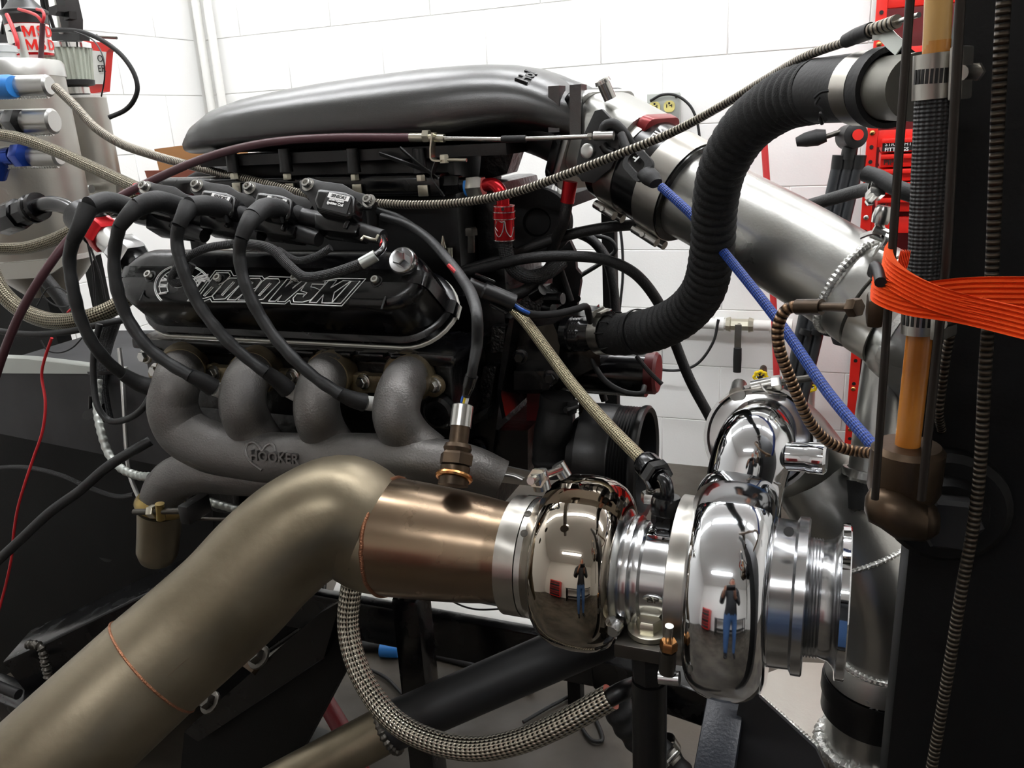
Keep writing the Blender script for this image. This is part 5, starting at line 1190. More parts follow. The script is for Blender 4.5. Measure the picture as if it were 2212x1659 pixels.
# red coil canister with printed label and wires
YC = 1.38
ms = thing('ignition_canister', 'red and white printed ignition canister with black cap', 'canister', P(70, 125, YC))
cc0 = P(72, 122, YC); rcn = S(42, cc0); zl = P(70, 52, YC).z-cc0.z
obj('can', lathe([(0, rcn), (zl, rcn)], cc0, axz, 48), 'red_anodized', ms)
obj('label_wrap', lathe([(zl*.08, rcn*1.005), (zl*.98, rcn*1.005)], cc0, axz, 48, cap=False), 'white_plastic', ms)
obj('black_cap', lathe([(0, rcn*1.02), (zl*.28, rcn*1.03), (zl*.34, rcn*1.12), (zl*.42, rcn*1.12), (zl*.5, rcn*.9), (zl*.9, rcn*.4)], cc0+V((0, 0, zl)), axz, 40), 'black_plastic', ms)
vd_ = (CAM-cc0); vd_.z = 0; vd_.normalize(); hx_ = V((0, 0, 1)).cross(vd_)
for zf in (.3, .72):
    for i, chh in enumerate('MSD'):
        a = (.02+i*.5); d = (vd_*math.cos(a)+hx_*math.sin(a)); hh = V((0, 0, 1)).cross(d)
        ml_ = mat_from(cc0+d*(rcn+.003)+V((0, 0, zl*zf)), hh, V((0, 0, 1)), d); q_ = zl*.34
        if chh == 'M': obj('red_letter', prism([((a_-.5)*q_*1.1, (b_-.5)*q_) for a_, b_ in ((0, 0), (0, 1), (.24, 1), (.5, .42), (.76, 1), (1, 1), (1, 0), (.78, 0), (.78, .6), (.5, .02), (.22, .6), (.22, 0))], .0008, ml_), 'red_paint', ms)
        else: obj('red_letter', text(chh, zl*.46, mat_from(cc0+d*(rcn+.003)+V((0, 0, zl*zf)), hh, V((0, 0, 1)), d), .0006, bold=.0007), 'red_paint', ms)
    d = (vd_*math.cos(-.62)+hx_*math.sin(-.62)); hh = V((0, 0, 1)).cross(d)
    obj('black_arrow', prism([(-.016, 0), (.014, .008), (.014, -.008)], .001, mat_from(cc0+d*rcn*1.0+V((0, 0, zl*(zf+.04))), hh, V((0, 0, 1)), d)), 'charcoal_metal', ms)
obj('red_lead', tube(PL([(15, 32, YC-.06), (28, 62, YC-.08), (37, 90, YC-.09), (38, 105, YC-.09)]), .0042, 10, 6), 'red_wire', ms)
obj('red_lead', tube(PL([(40, 20, YC-.06), (65, 27, YC-.07), (82, 36, YC-.08), (91, 48, YC-.08)]), .003, 10, 6), 'red_wire', ms)
obj('red_lead', tube(PL([(80, 20, YC-.06), (92, 24, YC-.07), (95, 36, YC-.08), (91, 50, YC-.08)]), .003, 10, 6), 'red_wire', ms)
obj('black_lead', tube(PL([(92, 50, YC-.08), (90, 90, YC-.08), (88, 130, YC-.08)]), .005, 10, 6), 'maroon', ms)
obj('grey_hose', tube(PL([(40, 70, YC-.07), (48, 100, YC-.07), (55, 128, YC-.07)]), .008, 12, 6), 'galv', ms)
rx = thing('red_control_box', 'small red control box with white handwritten label behind the filter', 'box', P(215, 200, 1.62))
obj('box_body', ext(((180, 88), (225, 92), (238, 104), (230, 112), (223, 198), (200, 202), (180, 200)), 1.6, 1.62), 'red_paint', rx)
obj('white_label', ext(((190, 108), (228, 112), (222, 182), (190, 182)), 1.596, 1.599), 'white_plastic', rx)
tp = P(218, 138, 1.594); tx_ = V((1, 0, 0))
obj('handwriting', text('O\nER', .022, mat_from(tp, V((1, 0, -.05)).normalized(), V((.05, 0, 1)).normalized(), V((0, -1, 0))), .0004), 'black_print', rx)
obj('terminal_post', tube(PL([(167, 75, 1.64), (165, 52, 1.64)]), .006, 12, 1), 'brass_dark', rx)
obj('terminal_boot', tube(PL([(168, 80, 1.64), (167, 62, 1.64)]), .009, 12, 1), 'red_paint', rx)
obj('terminal_rod', tube(PL([(208, 76, 1.63), (212, 80, 1.63), (252, 82, 1.63)]), .0035, 10, 1), 'steel_dark', rx)
rk = thing('wiring_board', 'black wiring tray carrying cables behind the oil tank', 'tray', P(70, 90, 1.5))
obj('tray', ext(((-30, 68), (40, 70), (140, 66), (172, 72), (172, 88), (40, 92), (-30, 92)), 1.62, 1.65), 'black_plastic', rk)
CBL = ['grey cable at the outer end of the wiring tray', 'thin black cable crossing the outer grey cable above the tray', 'thick black cable entering the red canister cap', 'slim grey cable beside the thick one above the canister', 'grey cable between the canister and the plug', 'thin black cable passing behind the plug', 'pale steel cable nearest the thick cable bundle']
for x0, x1, yb, w_, mt_ in ((6, 14, 68, 5, 'charcoal_metal'), (12, 4, 66, 4, 'rubber'), (46, 58, 30, 9, 'rubber'), (66, 74, 24, 4, 'charcoal_metal'), (92, 104, 55, 6, 'charcoal_metal'), (100, 118, 62, 4, 'rubber'), (122, 132, 66, 5, 'galv')):
    tag(obj('tray_cable', tube(PL([(x1-14, -40, 1.6), (x0, 0, 1.6), (x1, yb+6, 1.615)]), S(w_, P(60, 30, 1.5)), 10, 6), mt_), CBL.pop(0), 'cable', 'cables above the wiring tray')
cn = thing('cable_bundle', 'thick black cable bundle with plug rising behind the canister', 'cable', P(140, 62, 1.55))
obj('bundle', ext(((112, -40), (130, -40), (148, 40), (148, 64), (134, 66)), 1.53, 1.57), 'black_plastic', cn)
obj('plug', ext(((104, 16), (122, 10), (124, 24), (118, 34), (106, 32)), 1.5, 1.53), 'black_plastic', cn)
obj('clip', ext(((138, 26), (149, 24), (150, 40), (138, 44)), 1.52, 1.54), 'black_plastic_gloss', cn)
hose('battery_cable', 'glossy black cable making a wide loop in front of the white wall', 'cable', [(105, 66, 1.5), (140, 65, 1.5), (180, 70, 1.5), (225, 90, 1.5), (265, 122, 1.5), (290, 160, 1.5), (297, 190, 1.5), (290, 215, 1.5), (270, 238, 1.5), (235, 254, 1.48)], 5, 'rubber')
hose('sense_wire', 'thin dark wire bowed beside the pleated filter', 'wire', [(160, 68, 1.45), (190, 80, 1.45), (212, 100, 1.42), (224, 130, 1.4), (226, 165, 1.4), (219, 208, 1.42)], 1.6, 'charcoal_metal')
# ------------------------------------------------------------ hoses at the left
hose('braided_hose', 'steel braided hose slanting from the tank down to the fuel rail', 'hose', [(-160, 290, 1.08), (-80, 288, 1.06), (-20, 289, 1.05), (40, 298, 1.05), (110, 322, 1.05), (200, 362, 1.04), (300, 408, 1.02)], 13, 'braid_steel', n=18, step=.004)
hose('braided_hose', 'steel braided hose curving out of the black elbow beside the tank', 'hose', [(-160, 520, 1.02), (-80, 530, 1.01), (-20, 536, 1.0), (50, 536, 1.0), (105, 522, 1.0), (160, 497, 1.0), (220, 460, 1.01), (280, 425, 1.02), (320, 412, 1.03)], 14, 'braid_steel', n=18, step=.004)
hose('braided_hose', 'fat gold tinted braided hose sagging in a loop below the oil tank', 'hose', [(-60, 470, 1.0), (-45, 520, .98), (-25, 570, .96), (0, 625, .95), (40, 665, .95), (95, 690, .95), (150, 694, .95), (205, 682, .96), (250, 662, .98), (285, 635, 1.0)], 18, 'braid_steel', n=20, step=.004)
hose('vacuum_hose', 'thin glossy black hose running under the braided loop', 'hose', [(-160, 690, .95), (-80, 702, .94), (-20, 712, .93), (60, 722, .93), (150, 716, .93), (220, 700, .94), (275, 690, .96)], 7, 'rubber')
be = thing('breather_elbow', 'black angled hose end leading to a red and silver breather cap', 'hose fitting', P(60, 500, .92))
e0, e1 = P(2, 478, .93), P(78, 448, .93)
obj('hose_socket', lathe([(0, .022), (.004, .024), ((e1-e0).length*.55, .024), ((e1-e0).length*.56, .02), ((e1-e0).length, .02)], e0, e1-e0, 8), 'black_gloss', be)
obj('collar_rings', lathe([(0, .022), (.006, .022), (.008, .019), (.012, .019), (.014, .022), (.02, .021)], e1-(e1-e0).normalized()*.012, e1-e0, 24), 'black_gloss', be)
obj('bent_tube', tube(PL([(75, 449, .93), (110, 440, .925), (145, 448, .92), (175, 470, .91)]), S(17, P(120, 440, .92)), 22, 8), 'black_gloss', be)
k0, k1 = P(170, 462, .91), P(325, 590, .865); kd = (k1-k0).normalized(); kL = (k1-k0).length
obj('black_swivel', lathe([(0, .016), (.004, .025), (kL*.3, .025), (kL*.32, .02)], k0, kd, 24), 'black_satin', be)
obj('red_hexagon', hexa(k0+kd*kL*.3, kd, .026, kL*.13), 'red_anodized', be)
obj('silver_spout', lathe([(kL*.42, .019), (kL*.66, .021), (kL*.68, .023)], k0, kd, 28), 'alu_bright', be)
obj('silver_hexagon', lathe([(kL*.6, .024), (kL*.62, .0265), (kL*.78, .0265), (kL*.8, .024), (kL*.8, 0)], k0, kd, 6), 'machined', be)
obj('spout_base', lathe([(kL*.76, .015), (kL*1.04, .018)], k0, kd, 24), 'black_gloss', be)
# thin wires hanging in the gap behind
for i, (lab, l, r_, mt_) in enumerate((
 ('thin grey wire straight down behind the plug wires', [(185, 505, 1.1), (200, 580, 1.1), (205, 650, 1.1), (210, 690, 1.1)], 2.2, 'charcoal_metal'),
 ('thin dark wire hanging from the silver breather', [(190, 520, 1.08), (215, 590, 1.08), (228, 652, 1.08)], 2.4, 'rubber'),
 ('thin wire curled into a loop below the tank bracket', [(85, 610, 1.1), (95, 640, 1.1), (120, 660, 1.1), (145, 662, 1.1), (160, 650, 1.1), (135, 625, 1.1), (105, 622, 1.1), (80, 660, 1.1)], 1.6, 'charcoal_metal'),
 ('thin wire hanging in a low curve above the grey ledge', [(88, 735, 1.0), (100, 755, 1.0), (125, 762, 1.0), (155, 752, 1.0), (182, 725, 1.0)], 1.6, 'charcoal_metal'))):
    hose('wire', lab, 'wire', l, r_, mt_)
hose('loom_hose', 'stout black sleeved loom standing behind the loop of braided hose', 'cable', [(95, 600, 1.15), (120, 630, 1.15), (150, 670, 1.15), (165, 690, 1.15)], 15, 'rubber_hose')
hose('hanging_wire', 'long red wire hanging down the dark side of the stand', 'wire', [(112, 730, .80), (98, 770, .8), (90, 810, .8), (98, 870, .79), (92, 930, .78), (72, 990, .77), (52, 1050, .76), (38, 1100, .76), (30, 1150, .76), (24, 1210, .76), (0, 1310, .75), (-30, 1400, .75), (-60, 1560, .76), (-90, 1720, .8)], 3, 'red_wire')
hose('hanging_wire', 'short bright red wire crossing the sleeved loom', 'wire', [(146, 675, 1.05), (158, 664, 1.05), (172, 658, 1.05)], 2.5, 'red_wire')
hose('heat_sleeve_hose', 'silver wrapped corrugated hose curving to the exhaust crossover', 'hose', [(212, 820, .9), (210, 880, .88), (218, 930, .86), (235, 980, .85), (262, 1012, .84), (300, 1028, .83), (325, 1030, .82)], 9, 'galv', fn=lambda s: 1+.08*math.sin(s*2*math.pi/.012), step=.002)
hose('dipstick_tube', 'slim bare metal dipstick tube dropping beside the manifold', 'tube', [(258, 752, .92), (263, 800, .91), (268, 880, .89), (274, 975, .87), (282, 1030, .86), (300, 1075, .85), (310, 1098, .84)], 5, 'alu_bright')
hose('looped_cable', 'black cable looped beside the first exhaust runner', 'cable', [(215, 700, .86), (203, 760, .85), (203, 830, .84), (212, 880, .83), (235, 908, .83), (275, 905, .83), (310, 880, .83), (325, 855, .84)], 7, 'rubber_wire')
hose('looped_cable', 'thick black cable rising from the lower corner to the manifold', 'cable', [(-260, 1420, .72), (-120, 1310, .71), (-20, 1225, .72), (40, 1170, .74), (110, 1105, .76), (170, 1062, .78), (230, 1010, .80), (285, 975, .82), (325, 952, .84)], 11, 'rubber_wire')
hose('looped_cable', 'dim braided cable drooping across the dark bell housing', 'cable', [(-160, 1040, .92), (-80, 1022, .91), (-20, 1012, .9), (60, 1010, .9), (130, 1026, .9), (190, 1052, .9), (250, 1072, .9), (290, 1068, .88)], 5, 'braid_black')
hose('loom_hose', 'vertical bundle of black sleeved cables behind the first plug wire', 'cable', [(245, 690, .98), (228, 740, .97), (215, 800, .95), (218, 860, .94), (228, 910, .93)], 17, 'braid_black')
sk = thing('plug_connector', 'small black clip and connector on the vertical loom', 'connector', P(195, 905, .9))
obj('clip_body', ext(((186, 886), (203, 880), (206, 900), (192, 908), (176, 904), (178, 892)), .88, .9), 'black_plastic_gloss', sk)
obj('clip_pin', tube(PL([(195, 885, .89), (196, 855, .89)]), .003, 8, 1), 'black_plastic', sk)
obj('tie', strip(PL([(190, 806, .93), (215, 806, .92), (245, 805, .93)]), V((0, 0, 1)), .005, .0015), 'black_plastic', sk)
hose('heat_sleeve_hose', 'dark foil wrapped hose running under the crossover', 'hose', [(440, 1080, .88), (480, 1092, .88), (520, 1102, .88), (570, 1105, .88)], 9, 'galv', fn=lambda s: 1+.06*math.sin(s*2*math.pi/.011), step=.002)
hose('support_rod', 'thin dark steel rod below the crossover tube', 'rod', [(405, 1120, .84), (480, 1122, .85), (570, 1118, .86)], 4, 'steel_dark')
# ------------------------------------------------------------ engine stand, cart and lower pipes
bh = thing('bell_housing_cover', 'dark grey sheet metal shroud with lighter top ledge behind the engine', 'shroud', P(100, 1000, 1.0))
obj('shroud_panel', ext(((-60, 800), (250, 806), (420, 850), (420, 1020), (240, 985), (-60, 925)), .96, 1.25), 'panel_grey', bh)
obj('top_ledge', ext(((-60, 770), (60, 776), (255, 800), (258, 808), (-60, 806)), .955, .975), 'galv', bh)
obj('lower_panel', ext(((-60, 880), (330, 950), (460, 980), (460, 1200), (-60, 1500)), .965, 1.2), 'panel_black', bh)
obj('round_plug', lathe([(0, .03), (.006, .03), (.008, .026), (.008, 0)], P(233, 1180, .975), (0, -1, .1), 36), 'charcoal_metal', bh)
obj('upright_post', ext(((-60, 640), (60, 600), (100, 640), (138, 790), (-60, 780)), 1.4, 1.44), 'panel_black', bh)
def rail(name, label, p, q, w_, h_, mt='black_gloss', up=(0, 0, 1)):
    return tag(obj(name, beam(p, q, w_, h_, up), mt), label, 'frame rail')
er = thing('stand_rail', 'heavy black welded stand rail rising behind the downpipe', 'frame rail', P(300, 1500, .85))
obj('rail_tube', beam(P(70, 1440, .78), P(600, 1195, .95), .09, .09, bev=.006), 'black_gloss', er)
obj('end_weld', tube(PL([(60, 1392, .72), (88, 1398, .72), (98, 1432, .72), (105, 1465, .72)]), .006, 8, 6, True, lambda s: 1+.25*math.sin(s*900), .002), 'steel_dark', er)
obj('edge_bead', tube(PL([(95, 1392, .725), (300, 1292, .80), (520, 1192, .88)]), .003, 8, 4), 'charcoal_metal', er)
mr = thing('mount_rail', 'black flat mount rail with bolts below the downpipe', 'frame rail', P(520, 1640, .68))
obj('rail_top', ext(((398, 1580), (690, 1325), (735, 1300), (700, 1420), (428, 1602)), .72, .73), 'black_gloss', mr)
obj('rail_web', ext(((398, 1582), (428, 1602), (700, 1422), (735, 1300), (760, 1420), (600, 1720), (385, 1720)), .735, .75), 'panel_black', mr)
for px, py in ((455, 1518), (560, 1420)):
    obj('rail_bolt', bolt(P(px, py, .712), (-.2, -.6, .8), .011), 'steel_dark', mr)
obj('gold_spacer', box(.03, .02, .008, orient(P(545, 1432, .715), (-.2, -.5, .85)), .001), 'brass_dark', mr)
# long cart beams and the upright
YB = 1.0
obj1 = thing('cart_beam', 'thick glossy black cart beam running under the turbocharger', 'frame rail', P(1100, 1400, YB))
za, zb2 = P(700, 1330, YB), P(1560, 1480, YB)
obj('beam_tube', beam(V((za.x-.25, YB+.012, za.z)), V((zb2.x+.05, YB+.012, za.z)), .024, S(96, za), bev=.005), 'black_gloss', obj1)
b2 = thing('cart_beam', 'slim black cart beam further back behind the pale tray', 'frame rail', P(1000, 1290, 1.3))
zc_ = P(1000, 1288, 1.3)
obj('beam_tube', beam(V((zc_.x-.45, 1.31, zc_.z)), V((zc_.x+.6, 1.31, zc_.z)), .02, S(26, zc_), bev=.005), 'black_gloss', b2)
obj('weld_spot', box(.02, .01, .014, Matrix.Translation(P(985, 1288, 1.3)), .004), 'galv', b2)
tr = thing('drip_tray', 'pale sheet metal drip tray lying between the cart beams', 'tray', P(1000, 1300, 1.4))
zt3 = P(1000, 1268, 1.42).z
obj('tray_sheet', loft([[V((a.x, a.y, zt3+dz)) for a in [PZ(x, y, zt3) for x, y in ((745, 1215), (1200, 1290), (1260, 1420), (700, 1330))]] for dz in (0, .003)]), 'white_plastic', tr)
obj('tray_rim', tube([PZ(745, 1215, zt3)+V((0, 0, .004)), PZ(1200, 1290, zt3)+V((0, 0, .004))], .004, 8, 1), 'white_plastic', tr)
up_ = thing('jack_post', 'round shouldered black upright post with threaded jack screw', 'post', P(900, 1560, .8))
u0, u1 = P(895, 1600, .86), P(887, 1280, .86)
obj('post_tube', beam(V((u1.x, .86, 0.012)), V((u1.x, .86, u1.z)), .042, .042, up=(0, 1, 0), bev=.008), 'black_gloss', up_)
obj('post_shoulder', lathe([(0, .021), (.012, .021), (.02, .017)], V((u1.x, .86, u1.z-.001)), axz, 24), 'black_gloss', up_)
zs = P(872, 1215, .86).z-u1.z
obj('jack_screw', lathe([(t_*.0025, .0145 if t_ % 2 else .0125) for t_ in range(int(zs/.0025)+2)], V((P(872, 1240, .86).x, .86, u1.z+.01)), axz, 20), 'steel_dark', up_)
obj('foot_plate', bx3(u1.x-.07, u1.x+.07, .79, .93, 0, .012), 'black_gloss', up_)
# big black diagonal exhaust pipe
xp = thing('exhaust_pipe', 'dark exhaust pipe slanting under the turbocharger with bare gold end', 'exhaust pipe', P(800, 1640, .72))
e1_, e2_ = PL([(560, 1720, .66), (840, 1572, .74)]); e3_, e4_ = PL([(840, 1572, .74), (1330, 1360, .88)])
rx1 = S(52, e2_)
obj('bare_end', tube([e1_, e2_], rx1*.96, 40, 1), 'stainless_dull', xp)
obj('dark_tube', tube([e3_, e4_], rx1, 40, 1), 'charcoal_metal', xp)
A2, B2, D2 = frame(e2_-e1_)
obj('weld_bead', tube([e2_+A2*math.cos(i*.2)*rx1*1.01+B2*math.sin(i*.2)*rx1*1.01 for i in range(33)], .0045, 8, 3, True, lambda s: 1+.2*math.sin(s*900), .0015), 'steel_dark', xp)
# large braided drain hose
dh = thing('drain_hose', 'large chrome braided drain hose hanging in a deep curve', 'hose', P(1000, 1620, .62))
dl = [(768, 1225, .70), (756, 1290, .69), (752, 1350, .68), (765, 1420, .665), (800, 1495, .65), (855, 1560, .635), (930, 1600, .625), (1020, 1618, .62), (1110, 1605, .62), (1210, 1565, .625), (1320, 1505, .635)]
obj('braided_body', tube(PL(dl), S(25, P(900, 1590, .63)), 26, 10, True, None, .004), 'braid_drain', dh)
obj('hose_end', tube(PL([(1312, 1510, .634), (1345, 1492, .64), (1375, 1480, .66)]), S(20, P(1320, 1505, .635)), 20, 4), 'black_satin', dh)
# turbo support post
tp_ = thing('turbo_stand', 'black post with square steel plate and big bolt carrying the turbocharger', 'post', P(1388, 1650, .63))
tq0 = P(1394, 1384, .60)
obj('top_plate', box(.05, .05, .013, Matrix.Translation(tq0+V((0, .015, -.008))), .0015), 'steel_dark', tp_)
obj('washer', lathe([(0, .0185), (.0045, .0185), (.005, .017), (.005, .012)], tq0+V((0, .015, -.001)), axz, 36), 'zinc', tp_)
obj('plate_bolt', hexa(tq0+V((0, .015, .004)), axz, .0115, .009), 'zinc', tp_)
obj('threaded_collar', lathe([(0, .015), (.03, .0165), (.034, .0165)], tq0+V((0, .015, -.048)), axz, 8), 'black_satin', tp_)
obj('post_tube', lathe([(0, .0155), (tq0.z-.05, .0155)], V((tq0.x, tq0.y+.015, 0)), axz, 28), 'black_satin', tp_)
# hoses and clutter behind the post
lh2 = thing('intercooler_hose', 'black bellows hose with bright clamp behind the turbo post', 'hose', P(1420, 1650, .85))
obj('hose_body', tube(PL([(1320, 1500, .85), (1350, 1550, .85), (1385, 1595, .85), (1430, 1640, .84), (1460, 1690, .83)]), [S(30, P(1350, 1550, .85)), S(36, P(1350, 1550, .85)), S(36, P(1350, 1550, .85)), S(40, P(1350, 1550, .85)), S(46, P(1350, 1550, .85))], 28, 8, True, lambda s: 1+.05*math.sin(s*2*math.pi/.02), .002), 'rubber', lh2)
hclamp(lh2, P(1428, 1622, .84), (.5, 0, -.8), S(40, P(1350, 1550, .85)), .014, 'steel', (.6, -.6, .4))
cx = thing('cross_beam', 'black cart cross beam below the compressor housing', 'frame rail', P(1480, 1520, .9))
obj('beam_tube', beam(P(1300, 1430, .95), P(1580, 1520, .9), .06, S(86, P(1480, 1500, .9)), bev=.006), 'black_gloss', cx)
lg_ = thing('cart_leg', 'blue black painted cart leg under the compressor', 'frame rail', P(1560, 1640, .78))
obj('leg_tube', beam(P(1572, 1500, .80), P(1535, 1720, .70), .04, .05, up=(0, 1, 0), bev=.004), 'leg_paint', lg_)
sh = thing('side_sheet', 'dark sheet below the intercooler tank', 'panel', P(1680, 1650, .74))
obj('sheet', ext(((1600, 1500), (1625, 1492), (1762, 1618), (1800, 1700), (1560, 1700)), .76, .765), 'panel_grey', sh)
# cart rails at the bottom left
c1_ = thing('floor_rail', 'grey topped cart rail crossing the floor under the black post', 'frame rail', P(620, 1600, .95))
obj('rail_bar', beam(PZ(470, 1545, .3), PZ(760, 1640, .3), .05, .035, bev=.003), 'rail_grey', c1_)
c2_ = thing('floor_rail', 'grey topped cart rail nearest the bare exhaust end', 'frame rail', P(560, 1650, .85))
obj('rail_bar', beam(PZ(430, 1600, .3), PZ(640, 1690, .3), .05, .035, bev=.003), 'rail_grey', c2_)
c3_ = thing('floor_rail', 'rusty cart rail end below the stand rail', 'frame rail', P(80, 1550, .75))
obj('rail_bar', beam(P(-40, 1490, .75), P(130, 1560, .72), .05, .05, bev=.004), 'black_gloss', c3_)
obj('welded_tab', box(.02, .03, .012, Matrix.Translation(P(100, 1545, .72)), .003), 'galv', c3_)
obj('clamp_screw', tube(PL([(-10, 1480, .70), (40, 1500, .70)]), .008, 12, 1), 'charcoal_metal', c3_)
# hoses lying on the floor
def fh(name, label, cat, l, r_, mt): 
    p = [PZ(x, y, r_+.003) for x, y in l]; return tag(obj(name, tube(p, r_, 12, 8), mt), label, cat)
hose('air_hose', 'dark red rubber air hose dropping behind the drain hose', 'hose', [(625, 1400, 1.1), (660, 1440, 1.1), (700, 1510, 1.05), (735, 1570, 1.0), (760, 1620, .97), (790, 1700, .95), (830, 1850, .95)], 20, 'red_rubber')
fh('floor_cable', 'pair of black cables lying on the concrete under the cart beam', 'cable', [(600, 1372), (700, 1392), (830, 1396), (940, 1402), (1040, 1425), (1130, 1465)], .012, 'rubber')
fh('floor_cable', 'grey floor cable running beside the black pair', 'cable', [(640, 1360), (740, 1378), (830, 1390), (930, 1412), (1060, 1448), (1150, 1490)], .009, 'charcoal_metal')
fh('floor_cable', 'thin twisted wire on the concrete beside the jack post', 'wire', [(660, 1445), (720, 1442), (780, 1442), (830, 1462), (870, 1500)], .004, 'charcoal_metal')
fh('floor_cable', 'thin black lead looping on the floor behind the turbo post', 'wire', [(1130, 1560), (1200, 1520), (1250, 1500), (1290, 1560), (1300, 1600), (1280, 1600), (1255, 1570)], .004, 'rubber')
tag(obj('cable_sleeve', tube([PZ(822, 1404, .016), PZ(862, 1406, .016)], .017, 18, 1), 'blue_plastic'), 'bright blue sleeve on the floor cables beside the jack post', 'sleeve')
hose('thermocouple_wire', 'thin dark wire sagging across the pale drip tray', 'wire', [(922, 1240, 1.0), (950, 1275, .99), (980, 1300, .985), (1020, 1315, .98), (1070, 1316, .98), (1160, 1305, .98)], 2, 'charcoal_metal')
tgp = P(1060, 1030, .95)
cv = thing('crossover_shield', 'bright bare metal heat shield between oxygen sensor and v band clamp', 'heat shield', P(1060, 1040, .86))
obj('shield_sheet', ext(((945, 990), (960, 965), (985, 968), (1010, 1000), (1080, 1005), (1150, 1020), (1150, 1050), (1060, 1040), (960, 1020)), .85, .853), 'alu_bright', cv)
obj('shield_bead', tube(PL([(1085, 1026, .848), (1110, 1030, .848), (1128, 1038, .848)]), .002, 8, 4), 'alu_bright', cv)

sp3 = thing('dark_backing', 'added black sheet for the shade among the stand frames behind the downpipe', 'stand', P(300, 1600, 1.08))  # black sheet added to stand for the shade under the engine
obj('side_sheet', ext(((-80, 1180), (560, 1130), (700, 1240), (690, 1330), (560, 1420), (420, 1760), (-80, 1760)), 1.21, 1.225), 'panel_black', sp3)
obj('backing_rim', tube(PL([(560, 1130, 1.205), (700, 1240, 1.205), (690, 1330, 1.205), (560, 1420, 1.205)]), .006, 8, 1), 'black_gloss', sp3)
# ------------------------------------------------------------ things along the walls
YK = 2.62
cb = thing('parts_cabinet', 'tall red steel parts cabinet with perforated posts and small drawers', 'cabinet', P(1900, 1040, YK))
x0 = P(1885, 100, YK).x; x0b = P(1830, 900, YK).x; xk = (x0+x0b)/2
zf = lambda py, px=1900: P(px, py, YK).z
kx = .028
obj('post', bx3(xk, xk+kx, YK, YK+.03, 0, 2.1, .003), 'red_paint', cb)
obj('post', bx3(xk+.82, xk+.82+kx, YK, YK+.03, 0, 2.1, .003), 'red_paint', cb)
obj('back_panel', bx3(xk+.01, xk+.9, YK+.18, YK+.19, 0, 2.1, .001), 'red_dark', cb)
for z in [zf(y) for y in (-20, 105, 282, 470, 840)]:
    obj('cross_bar', bx3(xk+kx, xk+.82, YK+.004, YK+.03, z-.045, z, .002), 'red_paint', cb)
for y in (30, 125, 225, 318, 350, 440, 500, 730, 780, 830, 900, 950, 1010):
    obj('post_hole', lathe([(0, .0055), (.001, .0055)], V((xk+.014, YK-.0008, zf(y, 1870))), (0, -1, 0), 14), 'black_print', cb)
for y in (98, 288, 470, 842, 930):
    obj('rivet', lathe([(0, .008), (.002, .007), (.004, .004)], V((xk+.014, YK, zf(y, 1870))), (0, -1, 0), 16), 'copper_nut' if y in (98, 288, 842, 930) else 'steel', cb)
dr = [(300, 330, 'STRAIGHT\nFITTINGS', True), (334, 362, 'PIPE', False), (366, 392, '', False), (395, 420, '', False), (428, 458, 'Z/', False), (745, 838, 'WA\nP', False), (855, 915, 'F', False), (918, 960, 'C', False)]
for a, b, s, blk in dr:
    z1, z0 = zf(a), zf(b); d_ = obj('drawer', bx3(xk+kx+.012, xk+.8, YK-.002, YK+.17, z0, z1, .004), 'red_paint', cb)
    obj('drawer_lip', bx3(xk+kx+.012, xk+.8, YK-.014, YK, z1-.012, z1, .002), 'red_paint', d_)
    if blk: obj('drawer_label', bx3(xk+kx+.014, xk+.5, YK-.008, YK-.003, z0+.004, z1-.012, 0), 'black_print', d_)
    if s:
        n_ = s.count('\n')+1; hgt = (z1-z0)*(.5 if n_ > 1 and blk else .62 if n_ == 1 else .28)
        obj('drawer_lettering', text(s, hgt*(.78 if blk else .9), mat_from(V((xk+kx+.02, YK-.0105, (z0+z1)/2-.004)), V((1, 0, 0)), V((0, 0, 1)), V((0, -1, 0))), .0006, align='LEFT', bold=.0002 if blk else .0004), 'white_print' if blk else 'black_print', d_)
# tripod leaning at the cabinet
tp2 = thing('camera_tripod', 'folded grey camera tripod with black pan handle standing against the wall', 'tripod', P(1740, 1000, 2.5))
def tpt(x, y, Y=2.45): return P(x, y, Y)
foot = (1690, 960)
obj('head_body', lathe([(-.03, .02), (-.025, .032), (.03, .032), (.034, .02)], tpt(1838, 295), (.4, -.9, .1), 24), 'black_plastic', tp2)
hb = obj('red_badge', lathe([(0, .014), (.002, .014)], tpt(1853, 290)+V((0, -.04, 0)), (.2, -1, .1), 20), 'red_paint', tp2)
obj('pan_arm', tube([tpt(1830, 280), tpt(1785, 295)], .007, 10, 1), 'steel_dark', tp2)
obj('pan_grip', tube([tpt(1785, 293), tpt(1765, 297), tpt(1740, 302), tpt(1720, 307)], [.016, .022, .019, .012], 16, 6), 'rubber', tp2)
obj('centre_column', tube([tpt(1838, 310), tpt(1832, 345)], .02, 16, 1), 'black_plastic', tp2)
for i, (xa, xb) in enumerate(((1812, 1692), (1834, 1712), (1856, 1732))):
    lg = obj('leg', tube([tpt(xa, 345), P((xa+xb)/2, 610, 2.45), P(xb, 880, 2.45), P(xb-32, 1010, 2.44), P(xb-32, 1010, 2.44)+(P(xb-32, 1010, 2.44)-P(xb, 880, 2.45))*((P(xb-32, 1010, 2.44).z-.001)/(P(xb, 880, 2.45).z-P(xb-32, 1010, 2.44).z))], [.0155, .015, .0125, .011, .01], 18, 1), 'tripod_grey', tp2)
    obj('leg_collar', tube([tpt(xa+1, 335), tpt(xa-3, 365)], .0175, 18, 1), 'black_plastic', lg)
    obj('leg_lock', tube([P(xa-68, 710, 2.44), P(xa-72, 722, 2.44)], .02, 16, 1), 'black_plastic', lg)
bl2 = thing('hanging_bulb', 'small black rubber bulb on a cord beside the cabinet', 'bulb', P(1820, 750, 2.4))
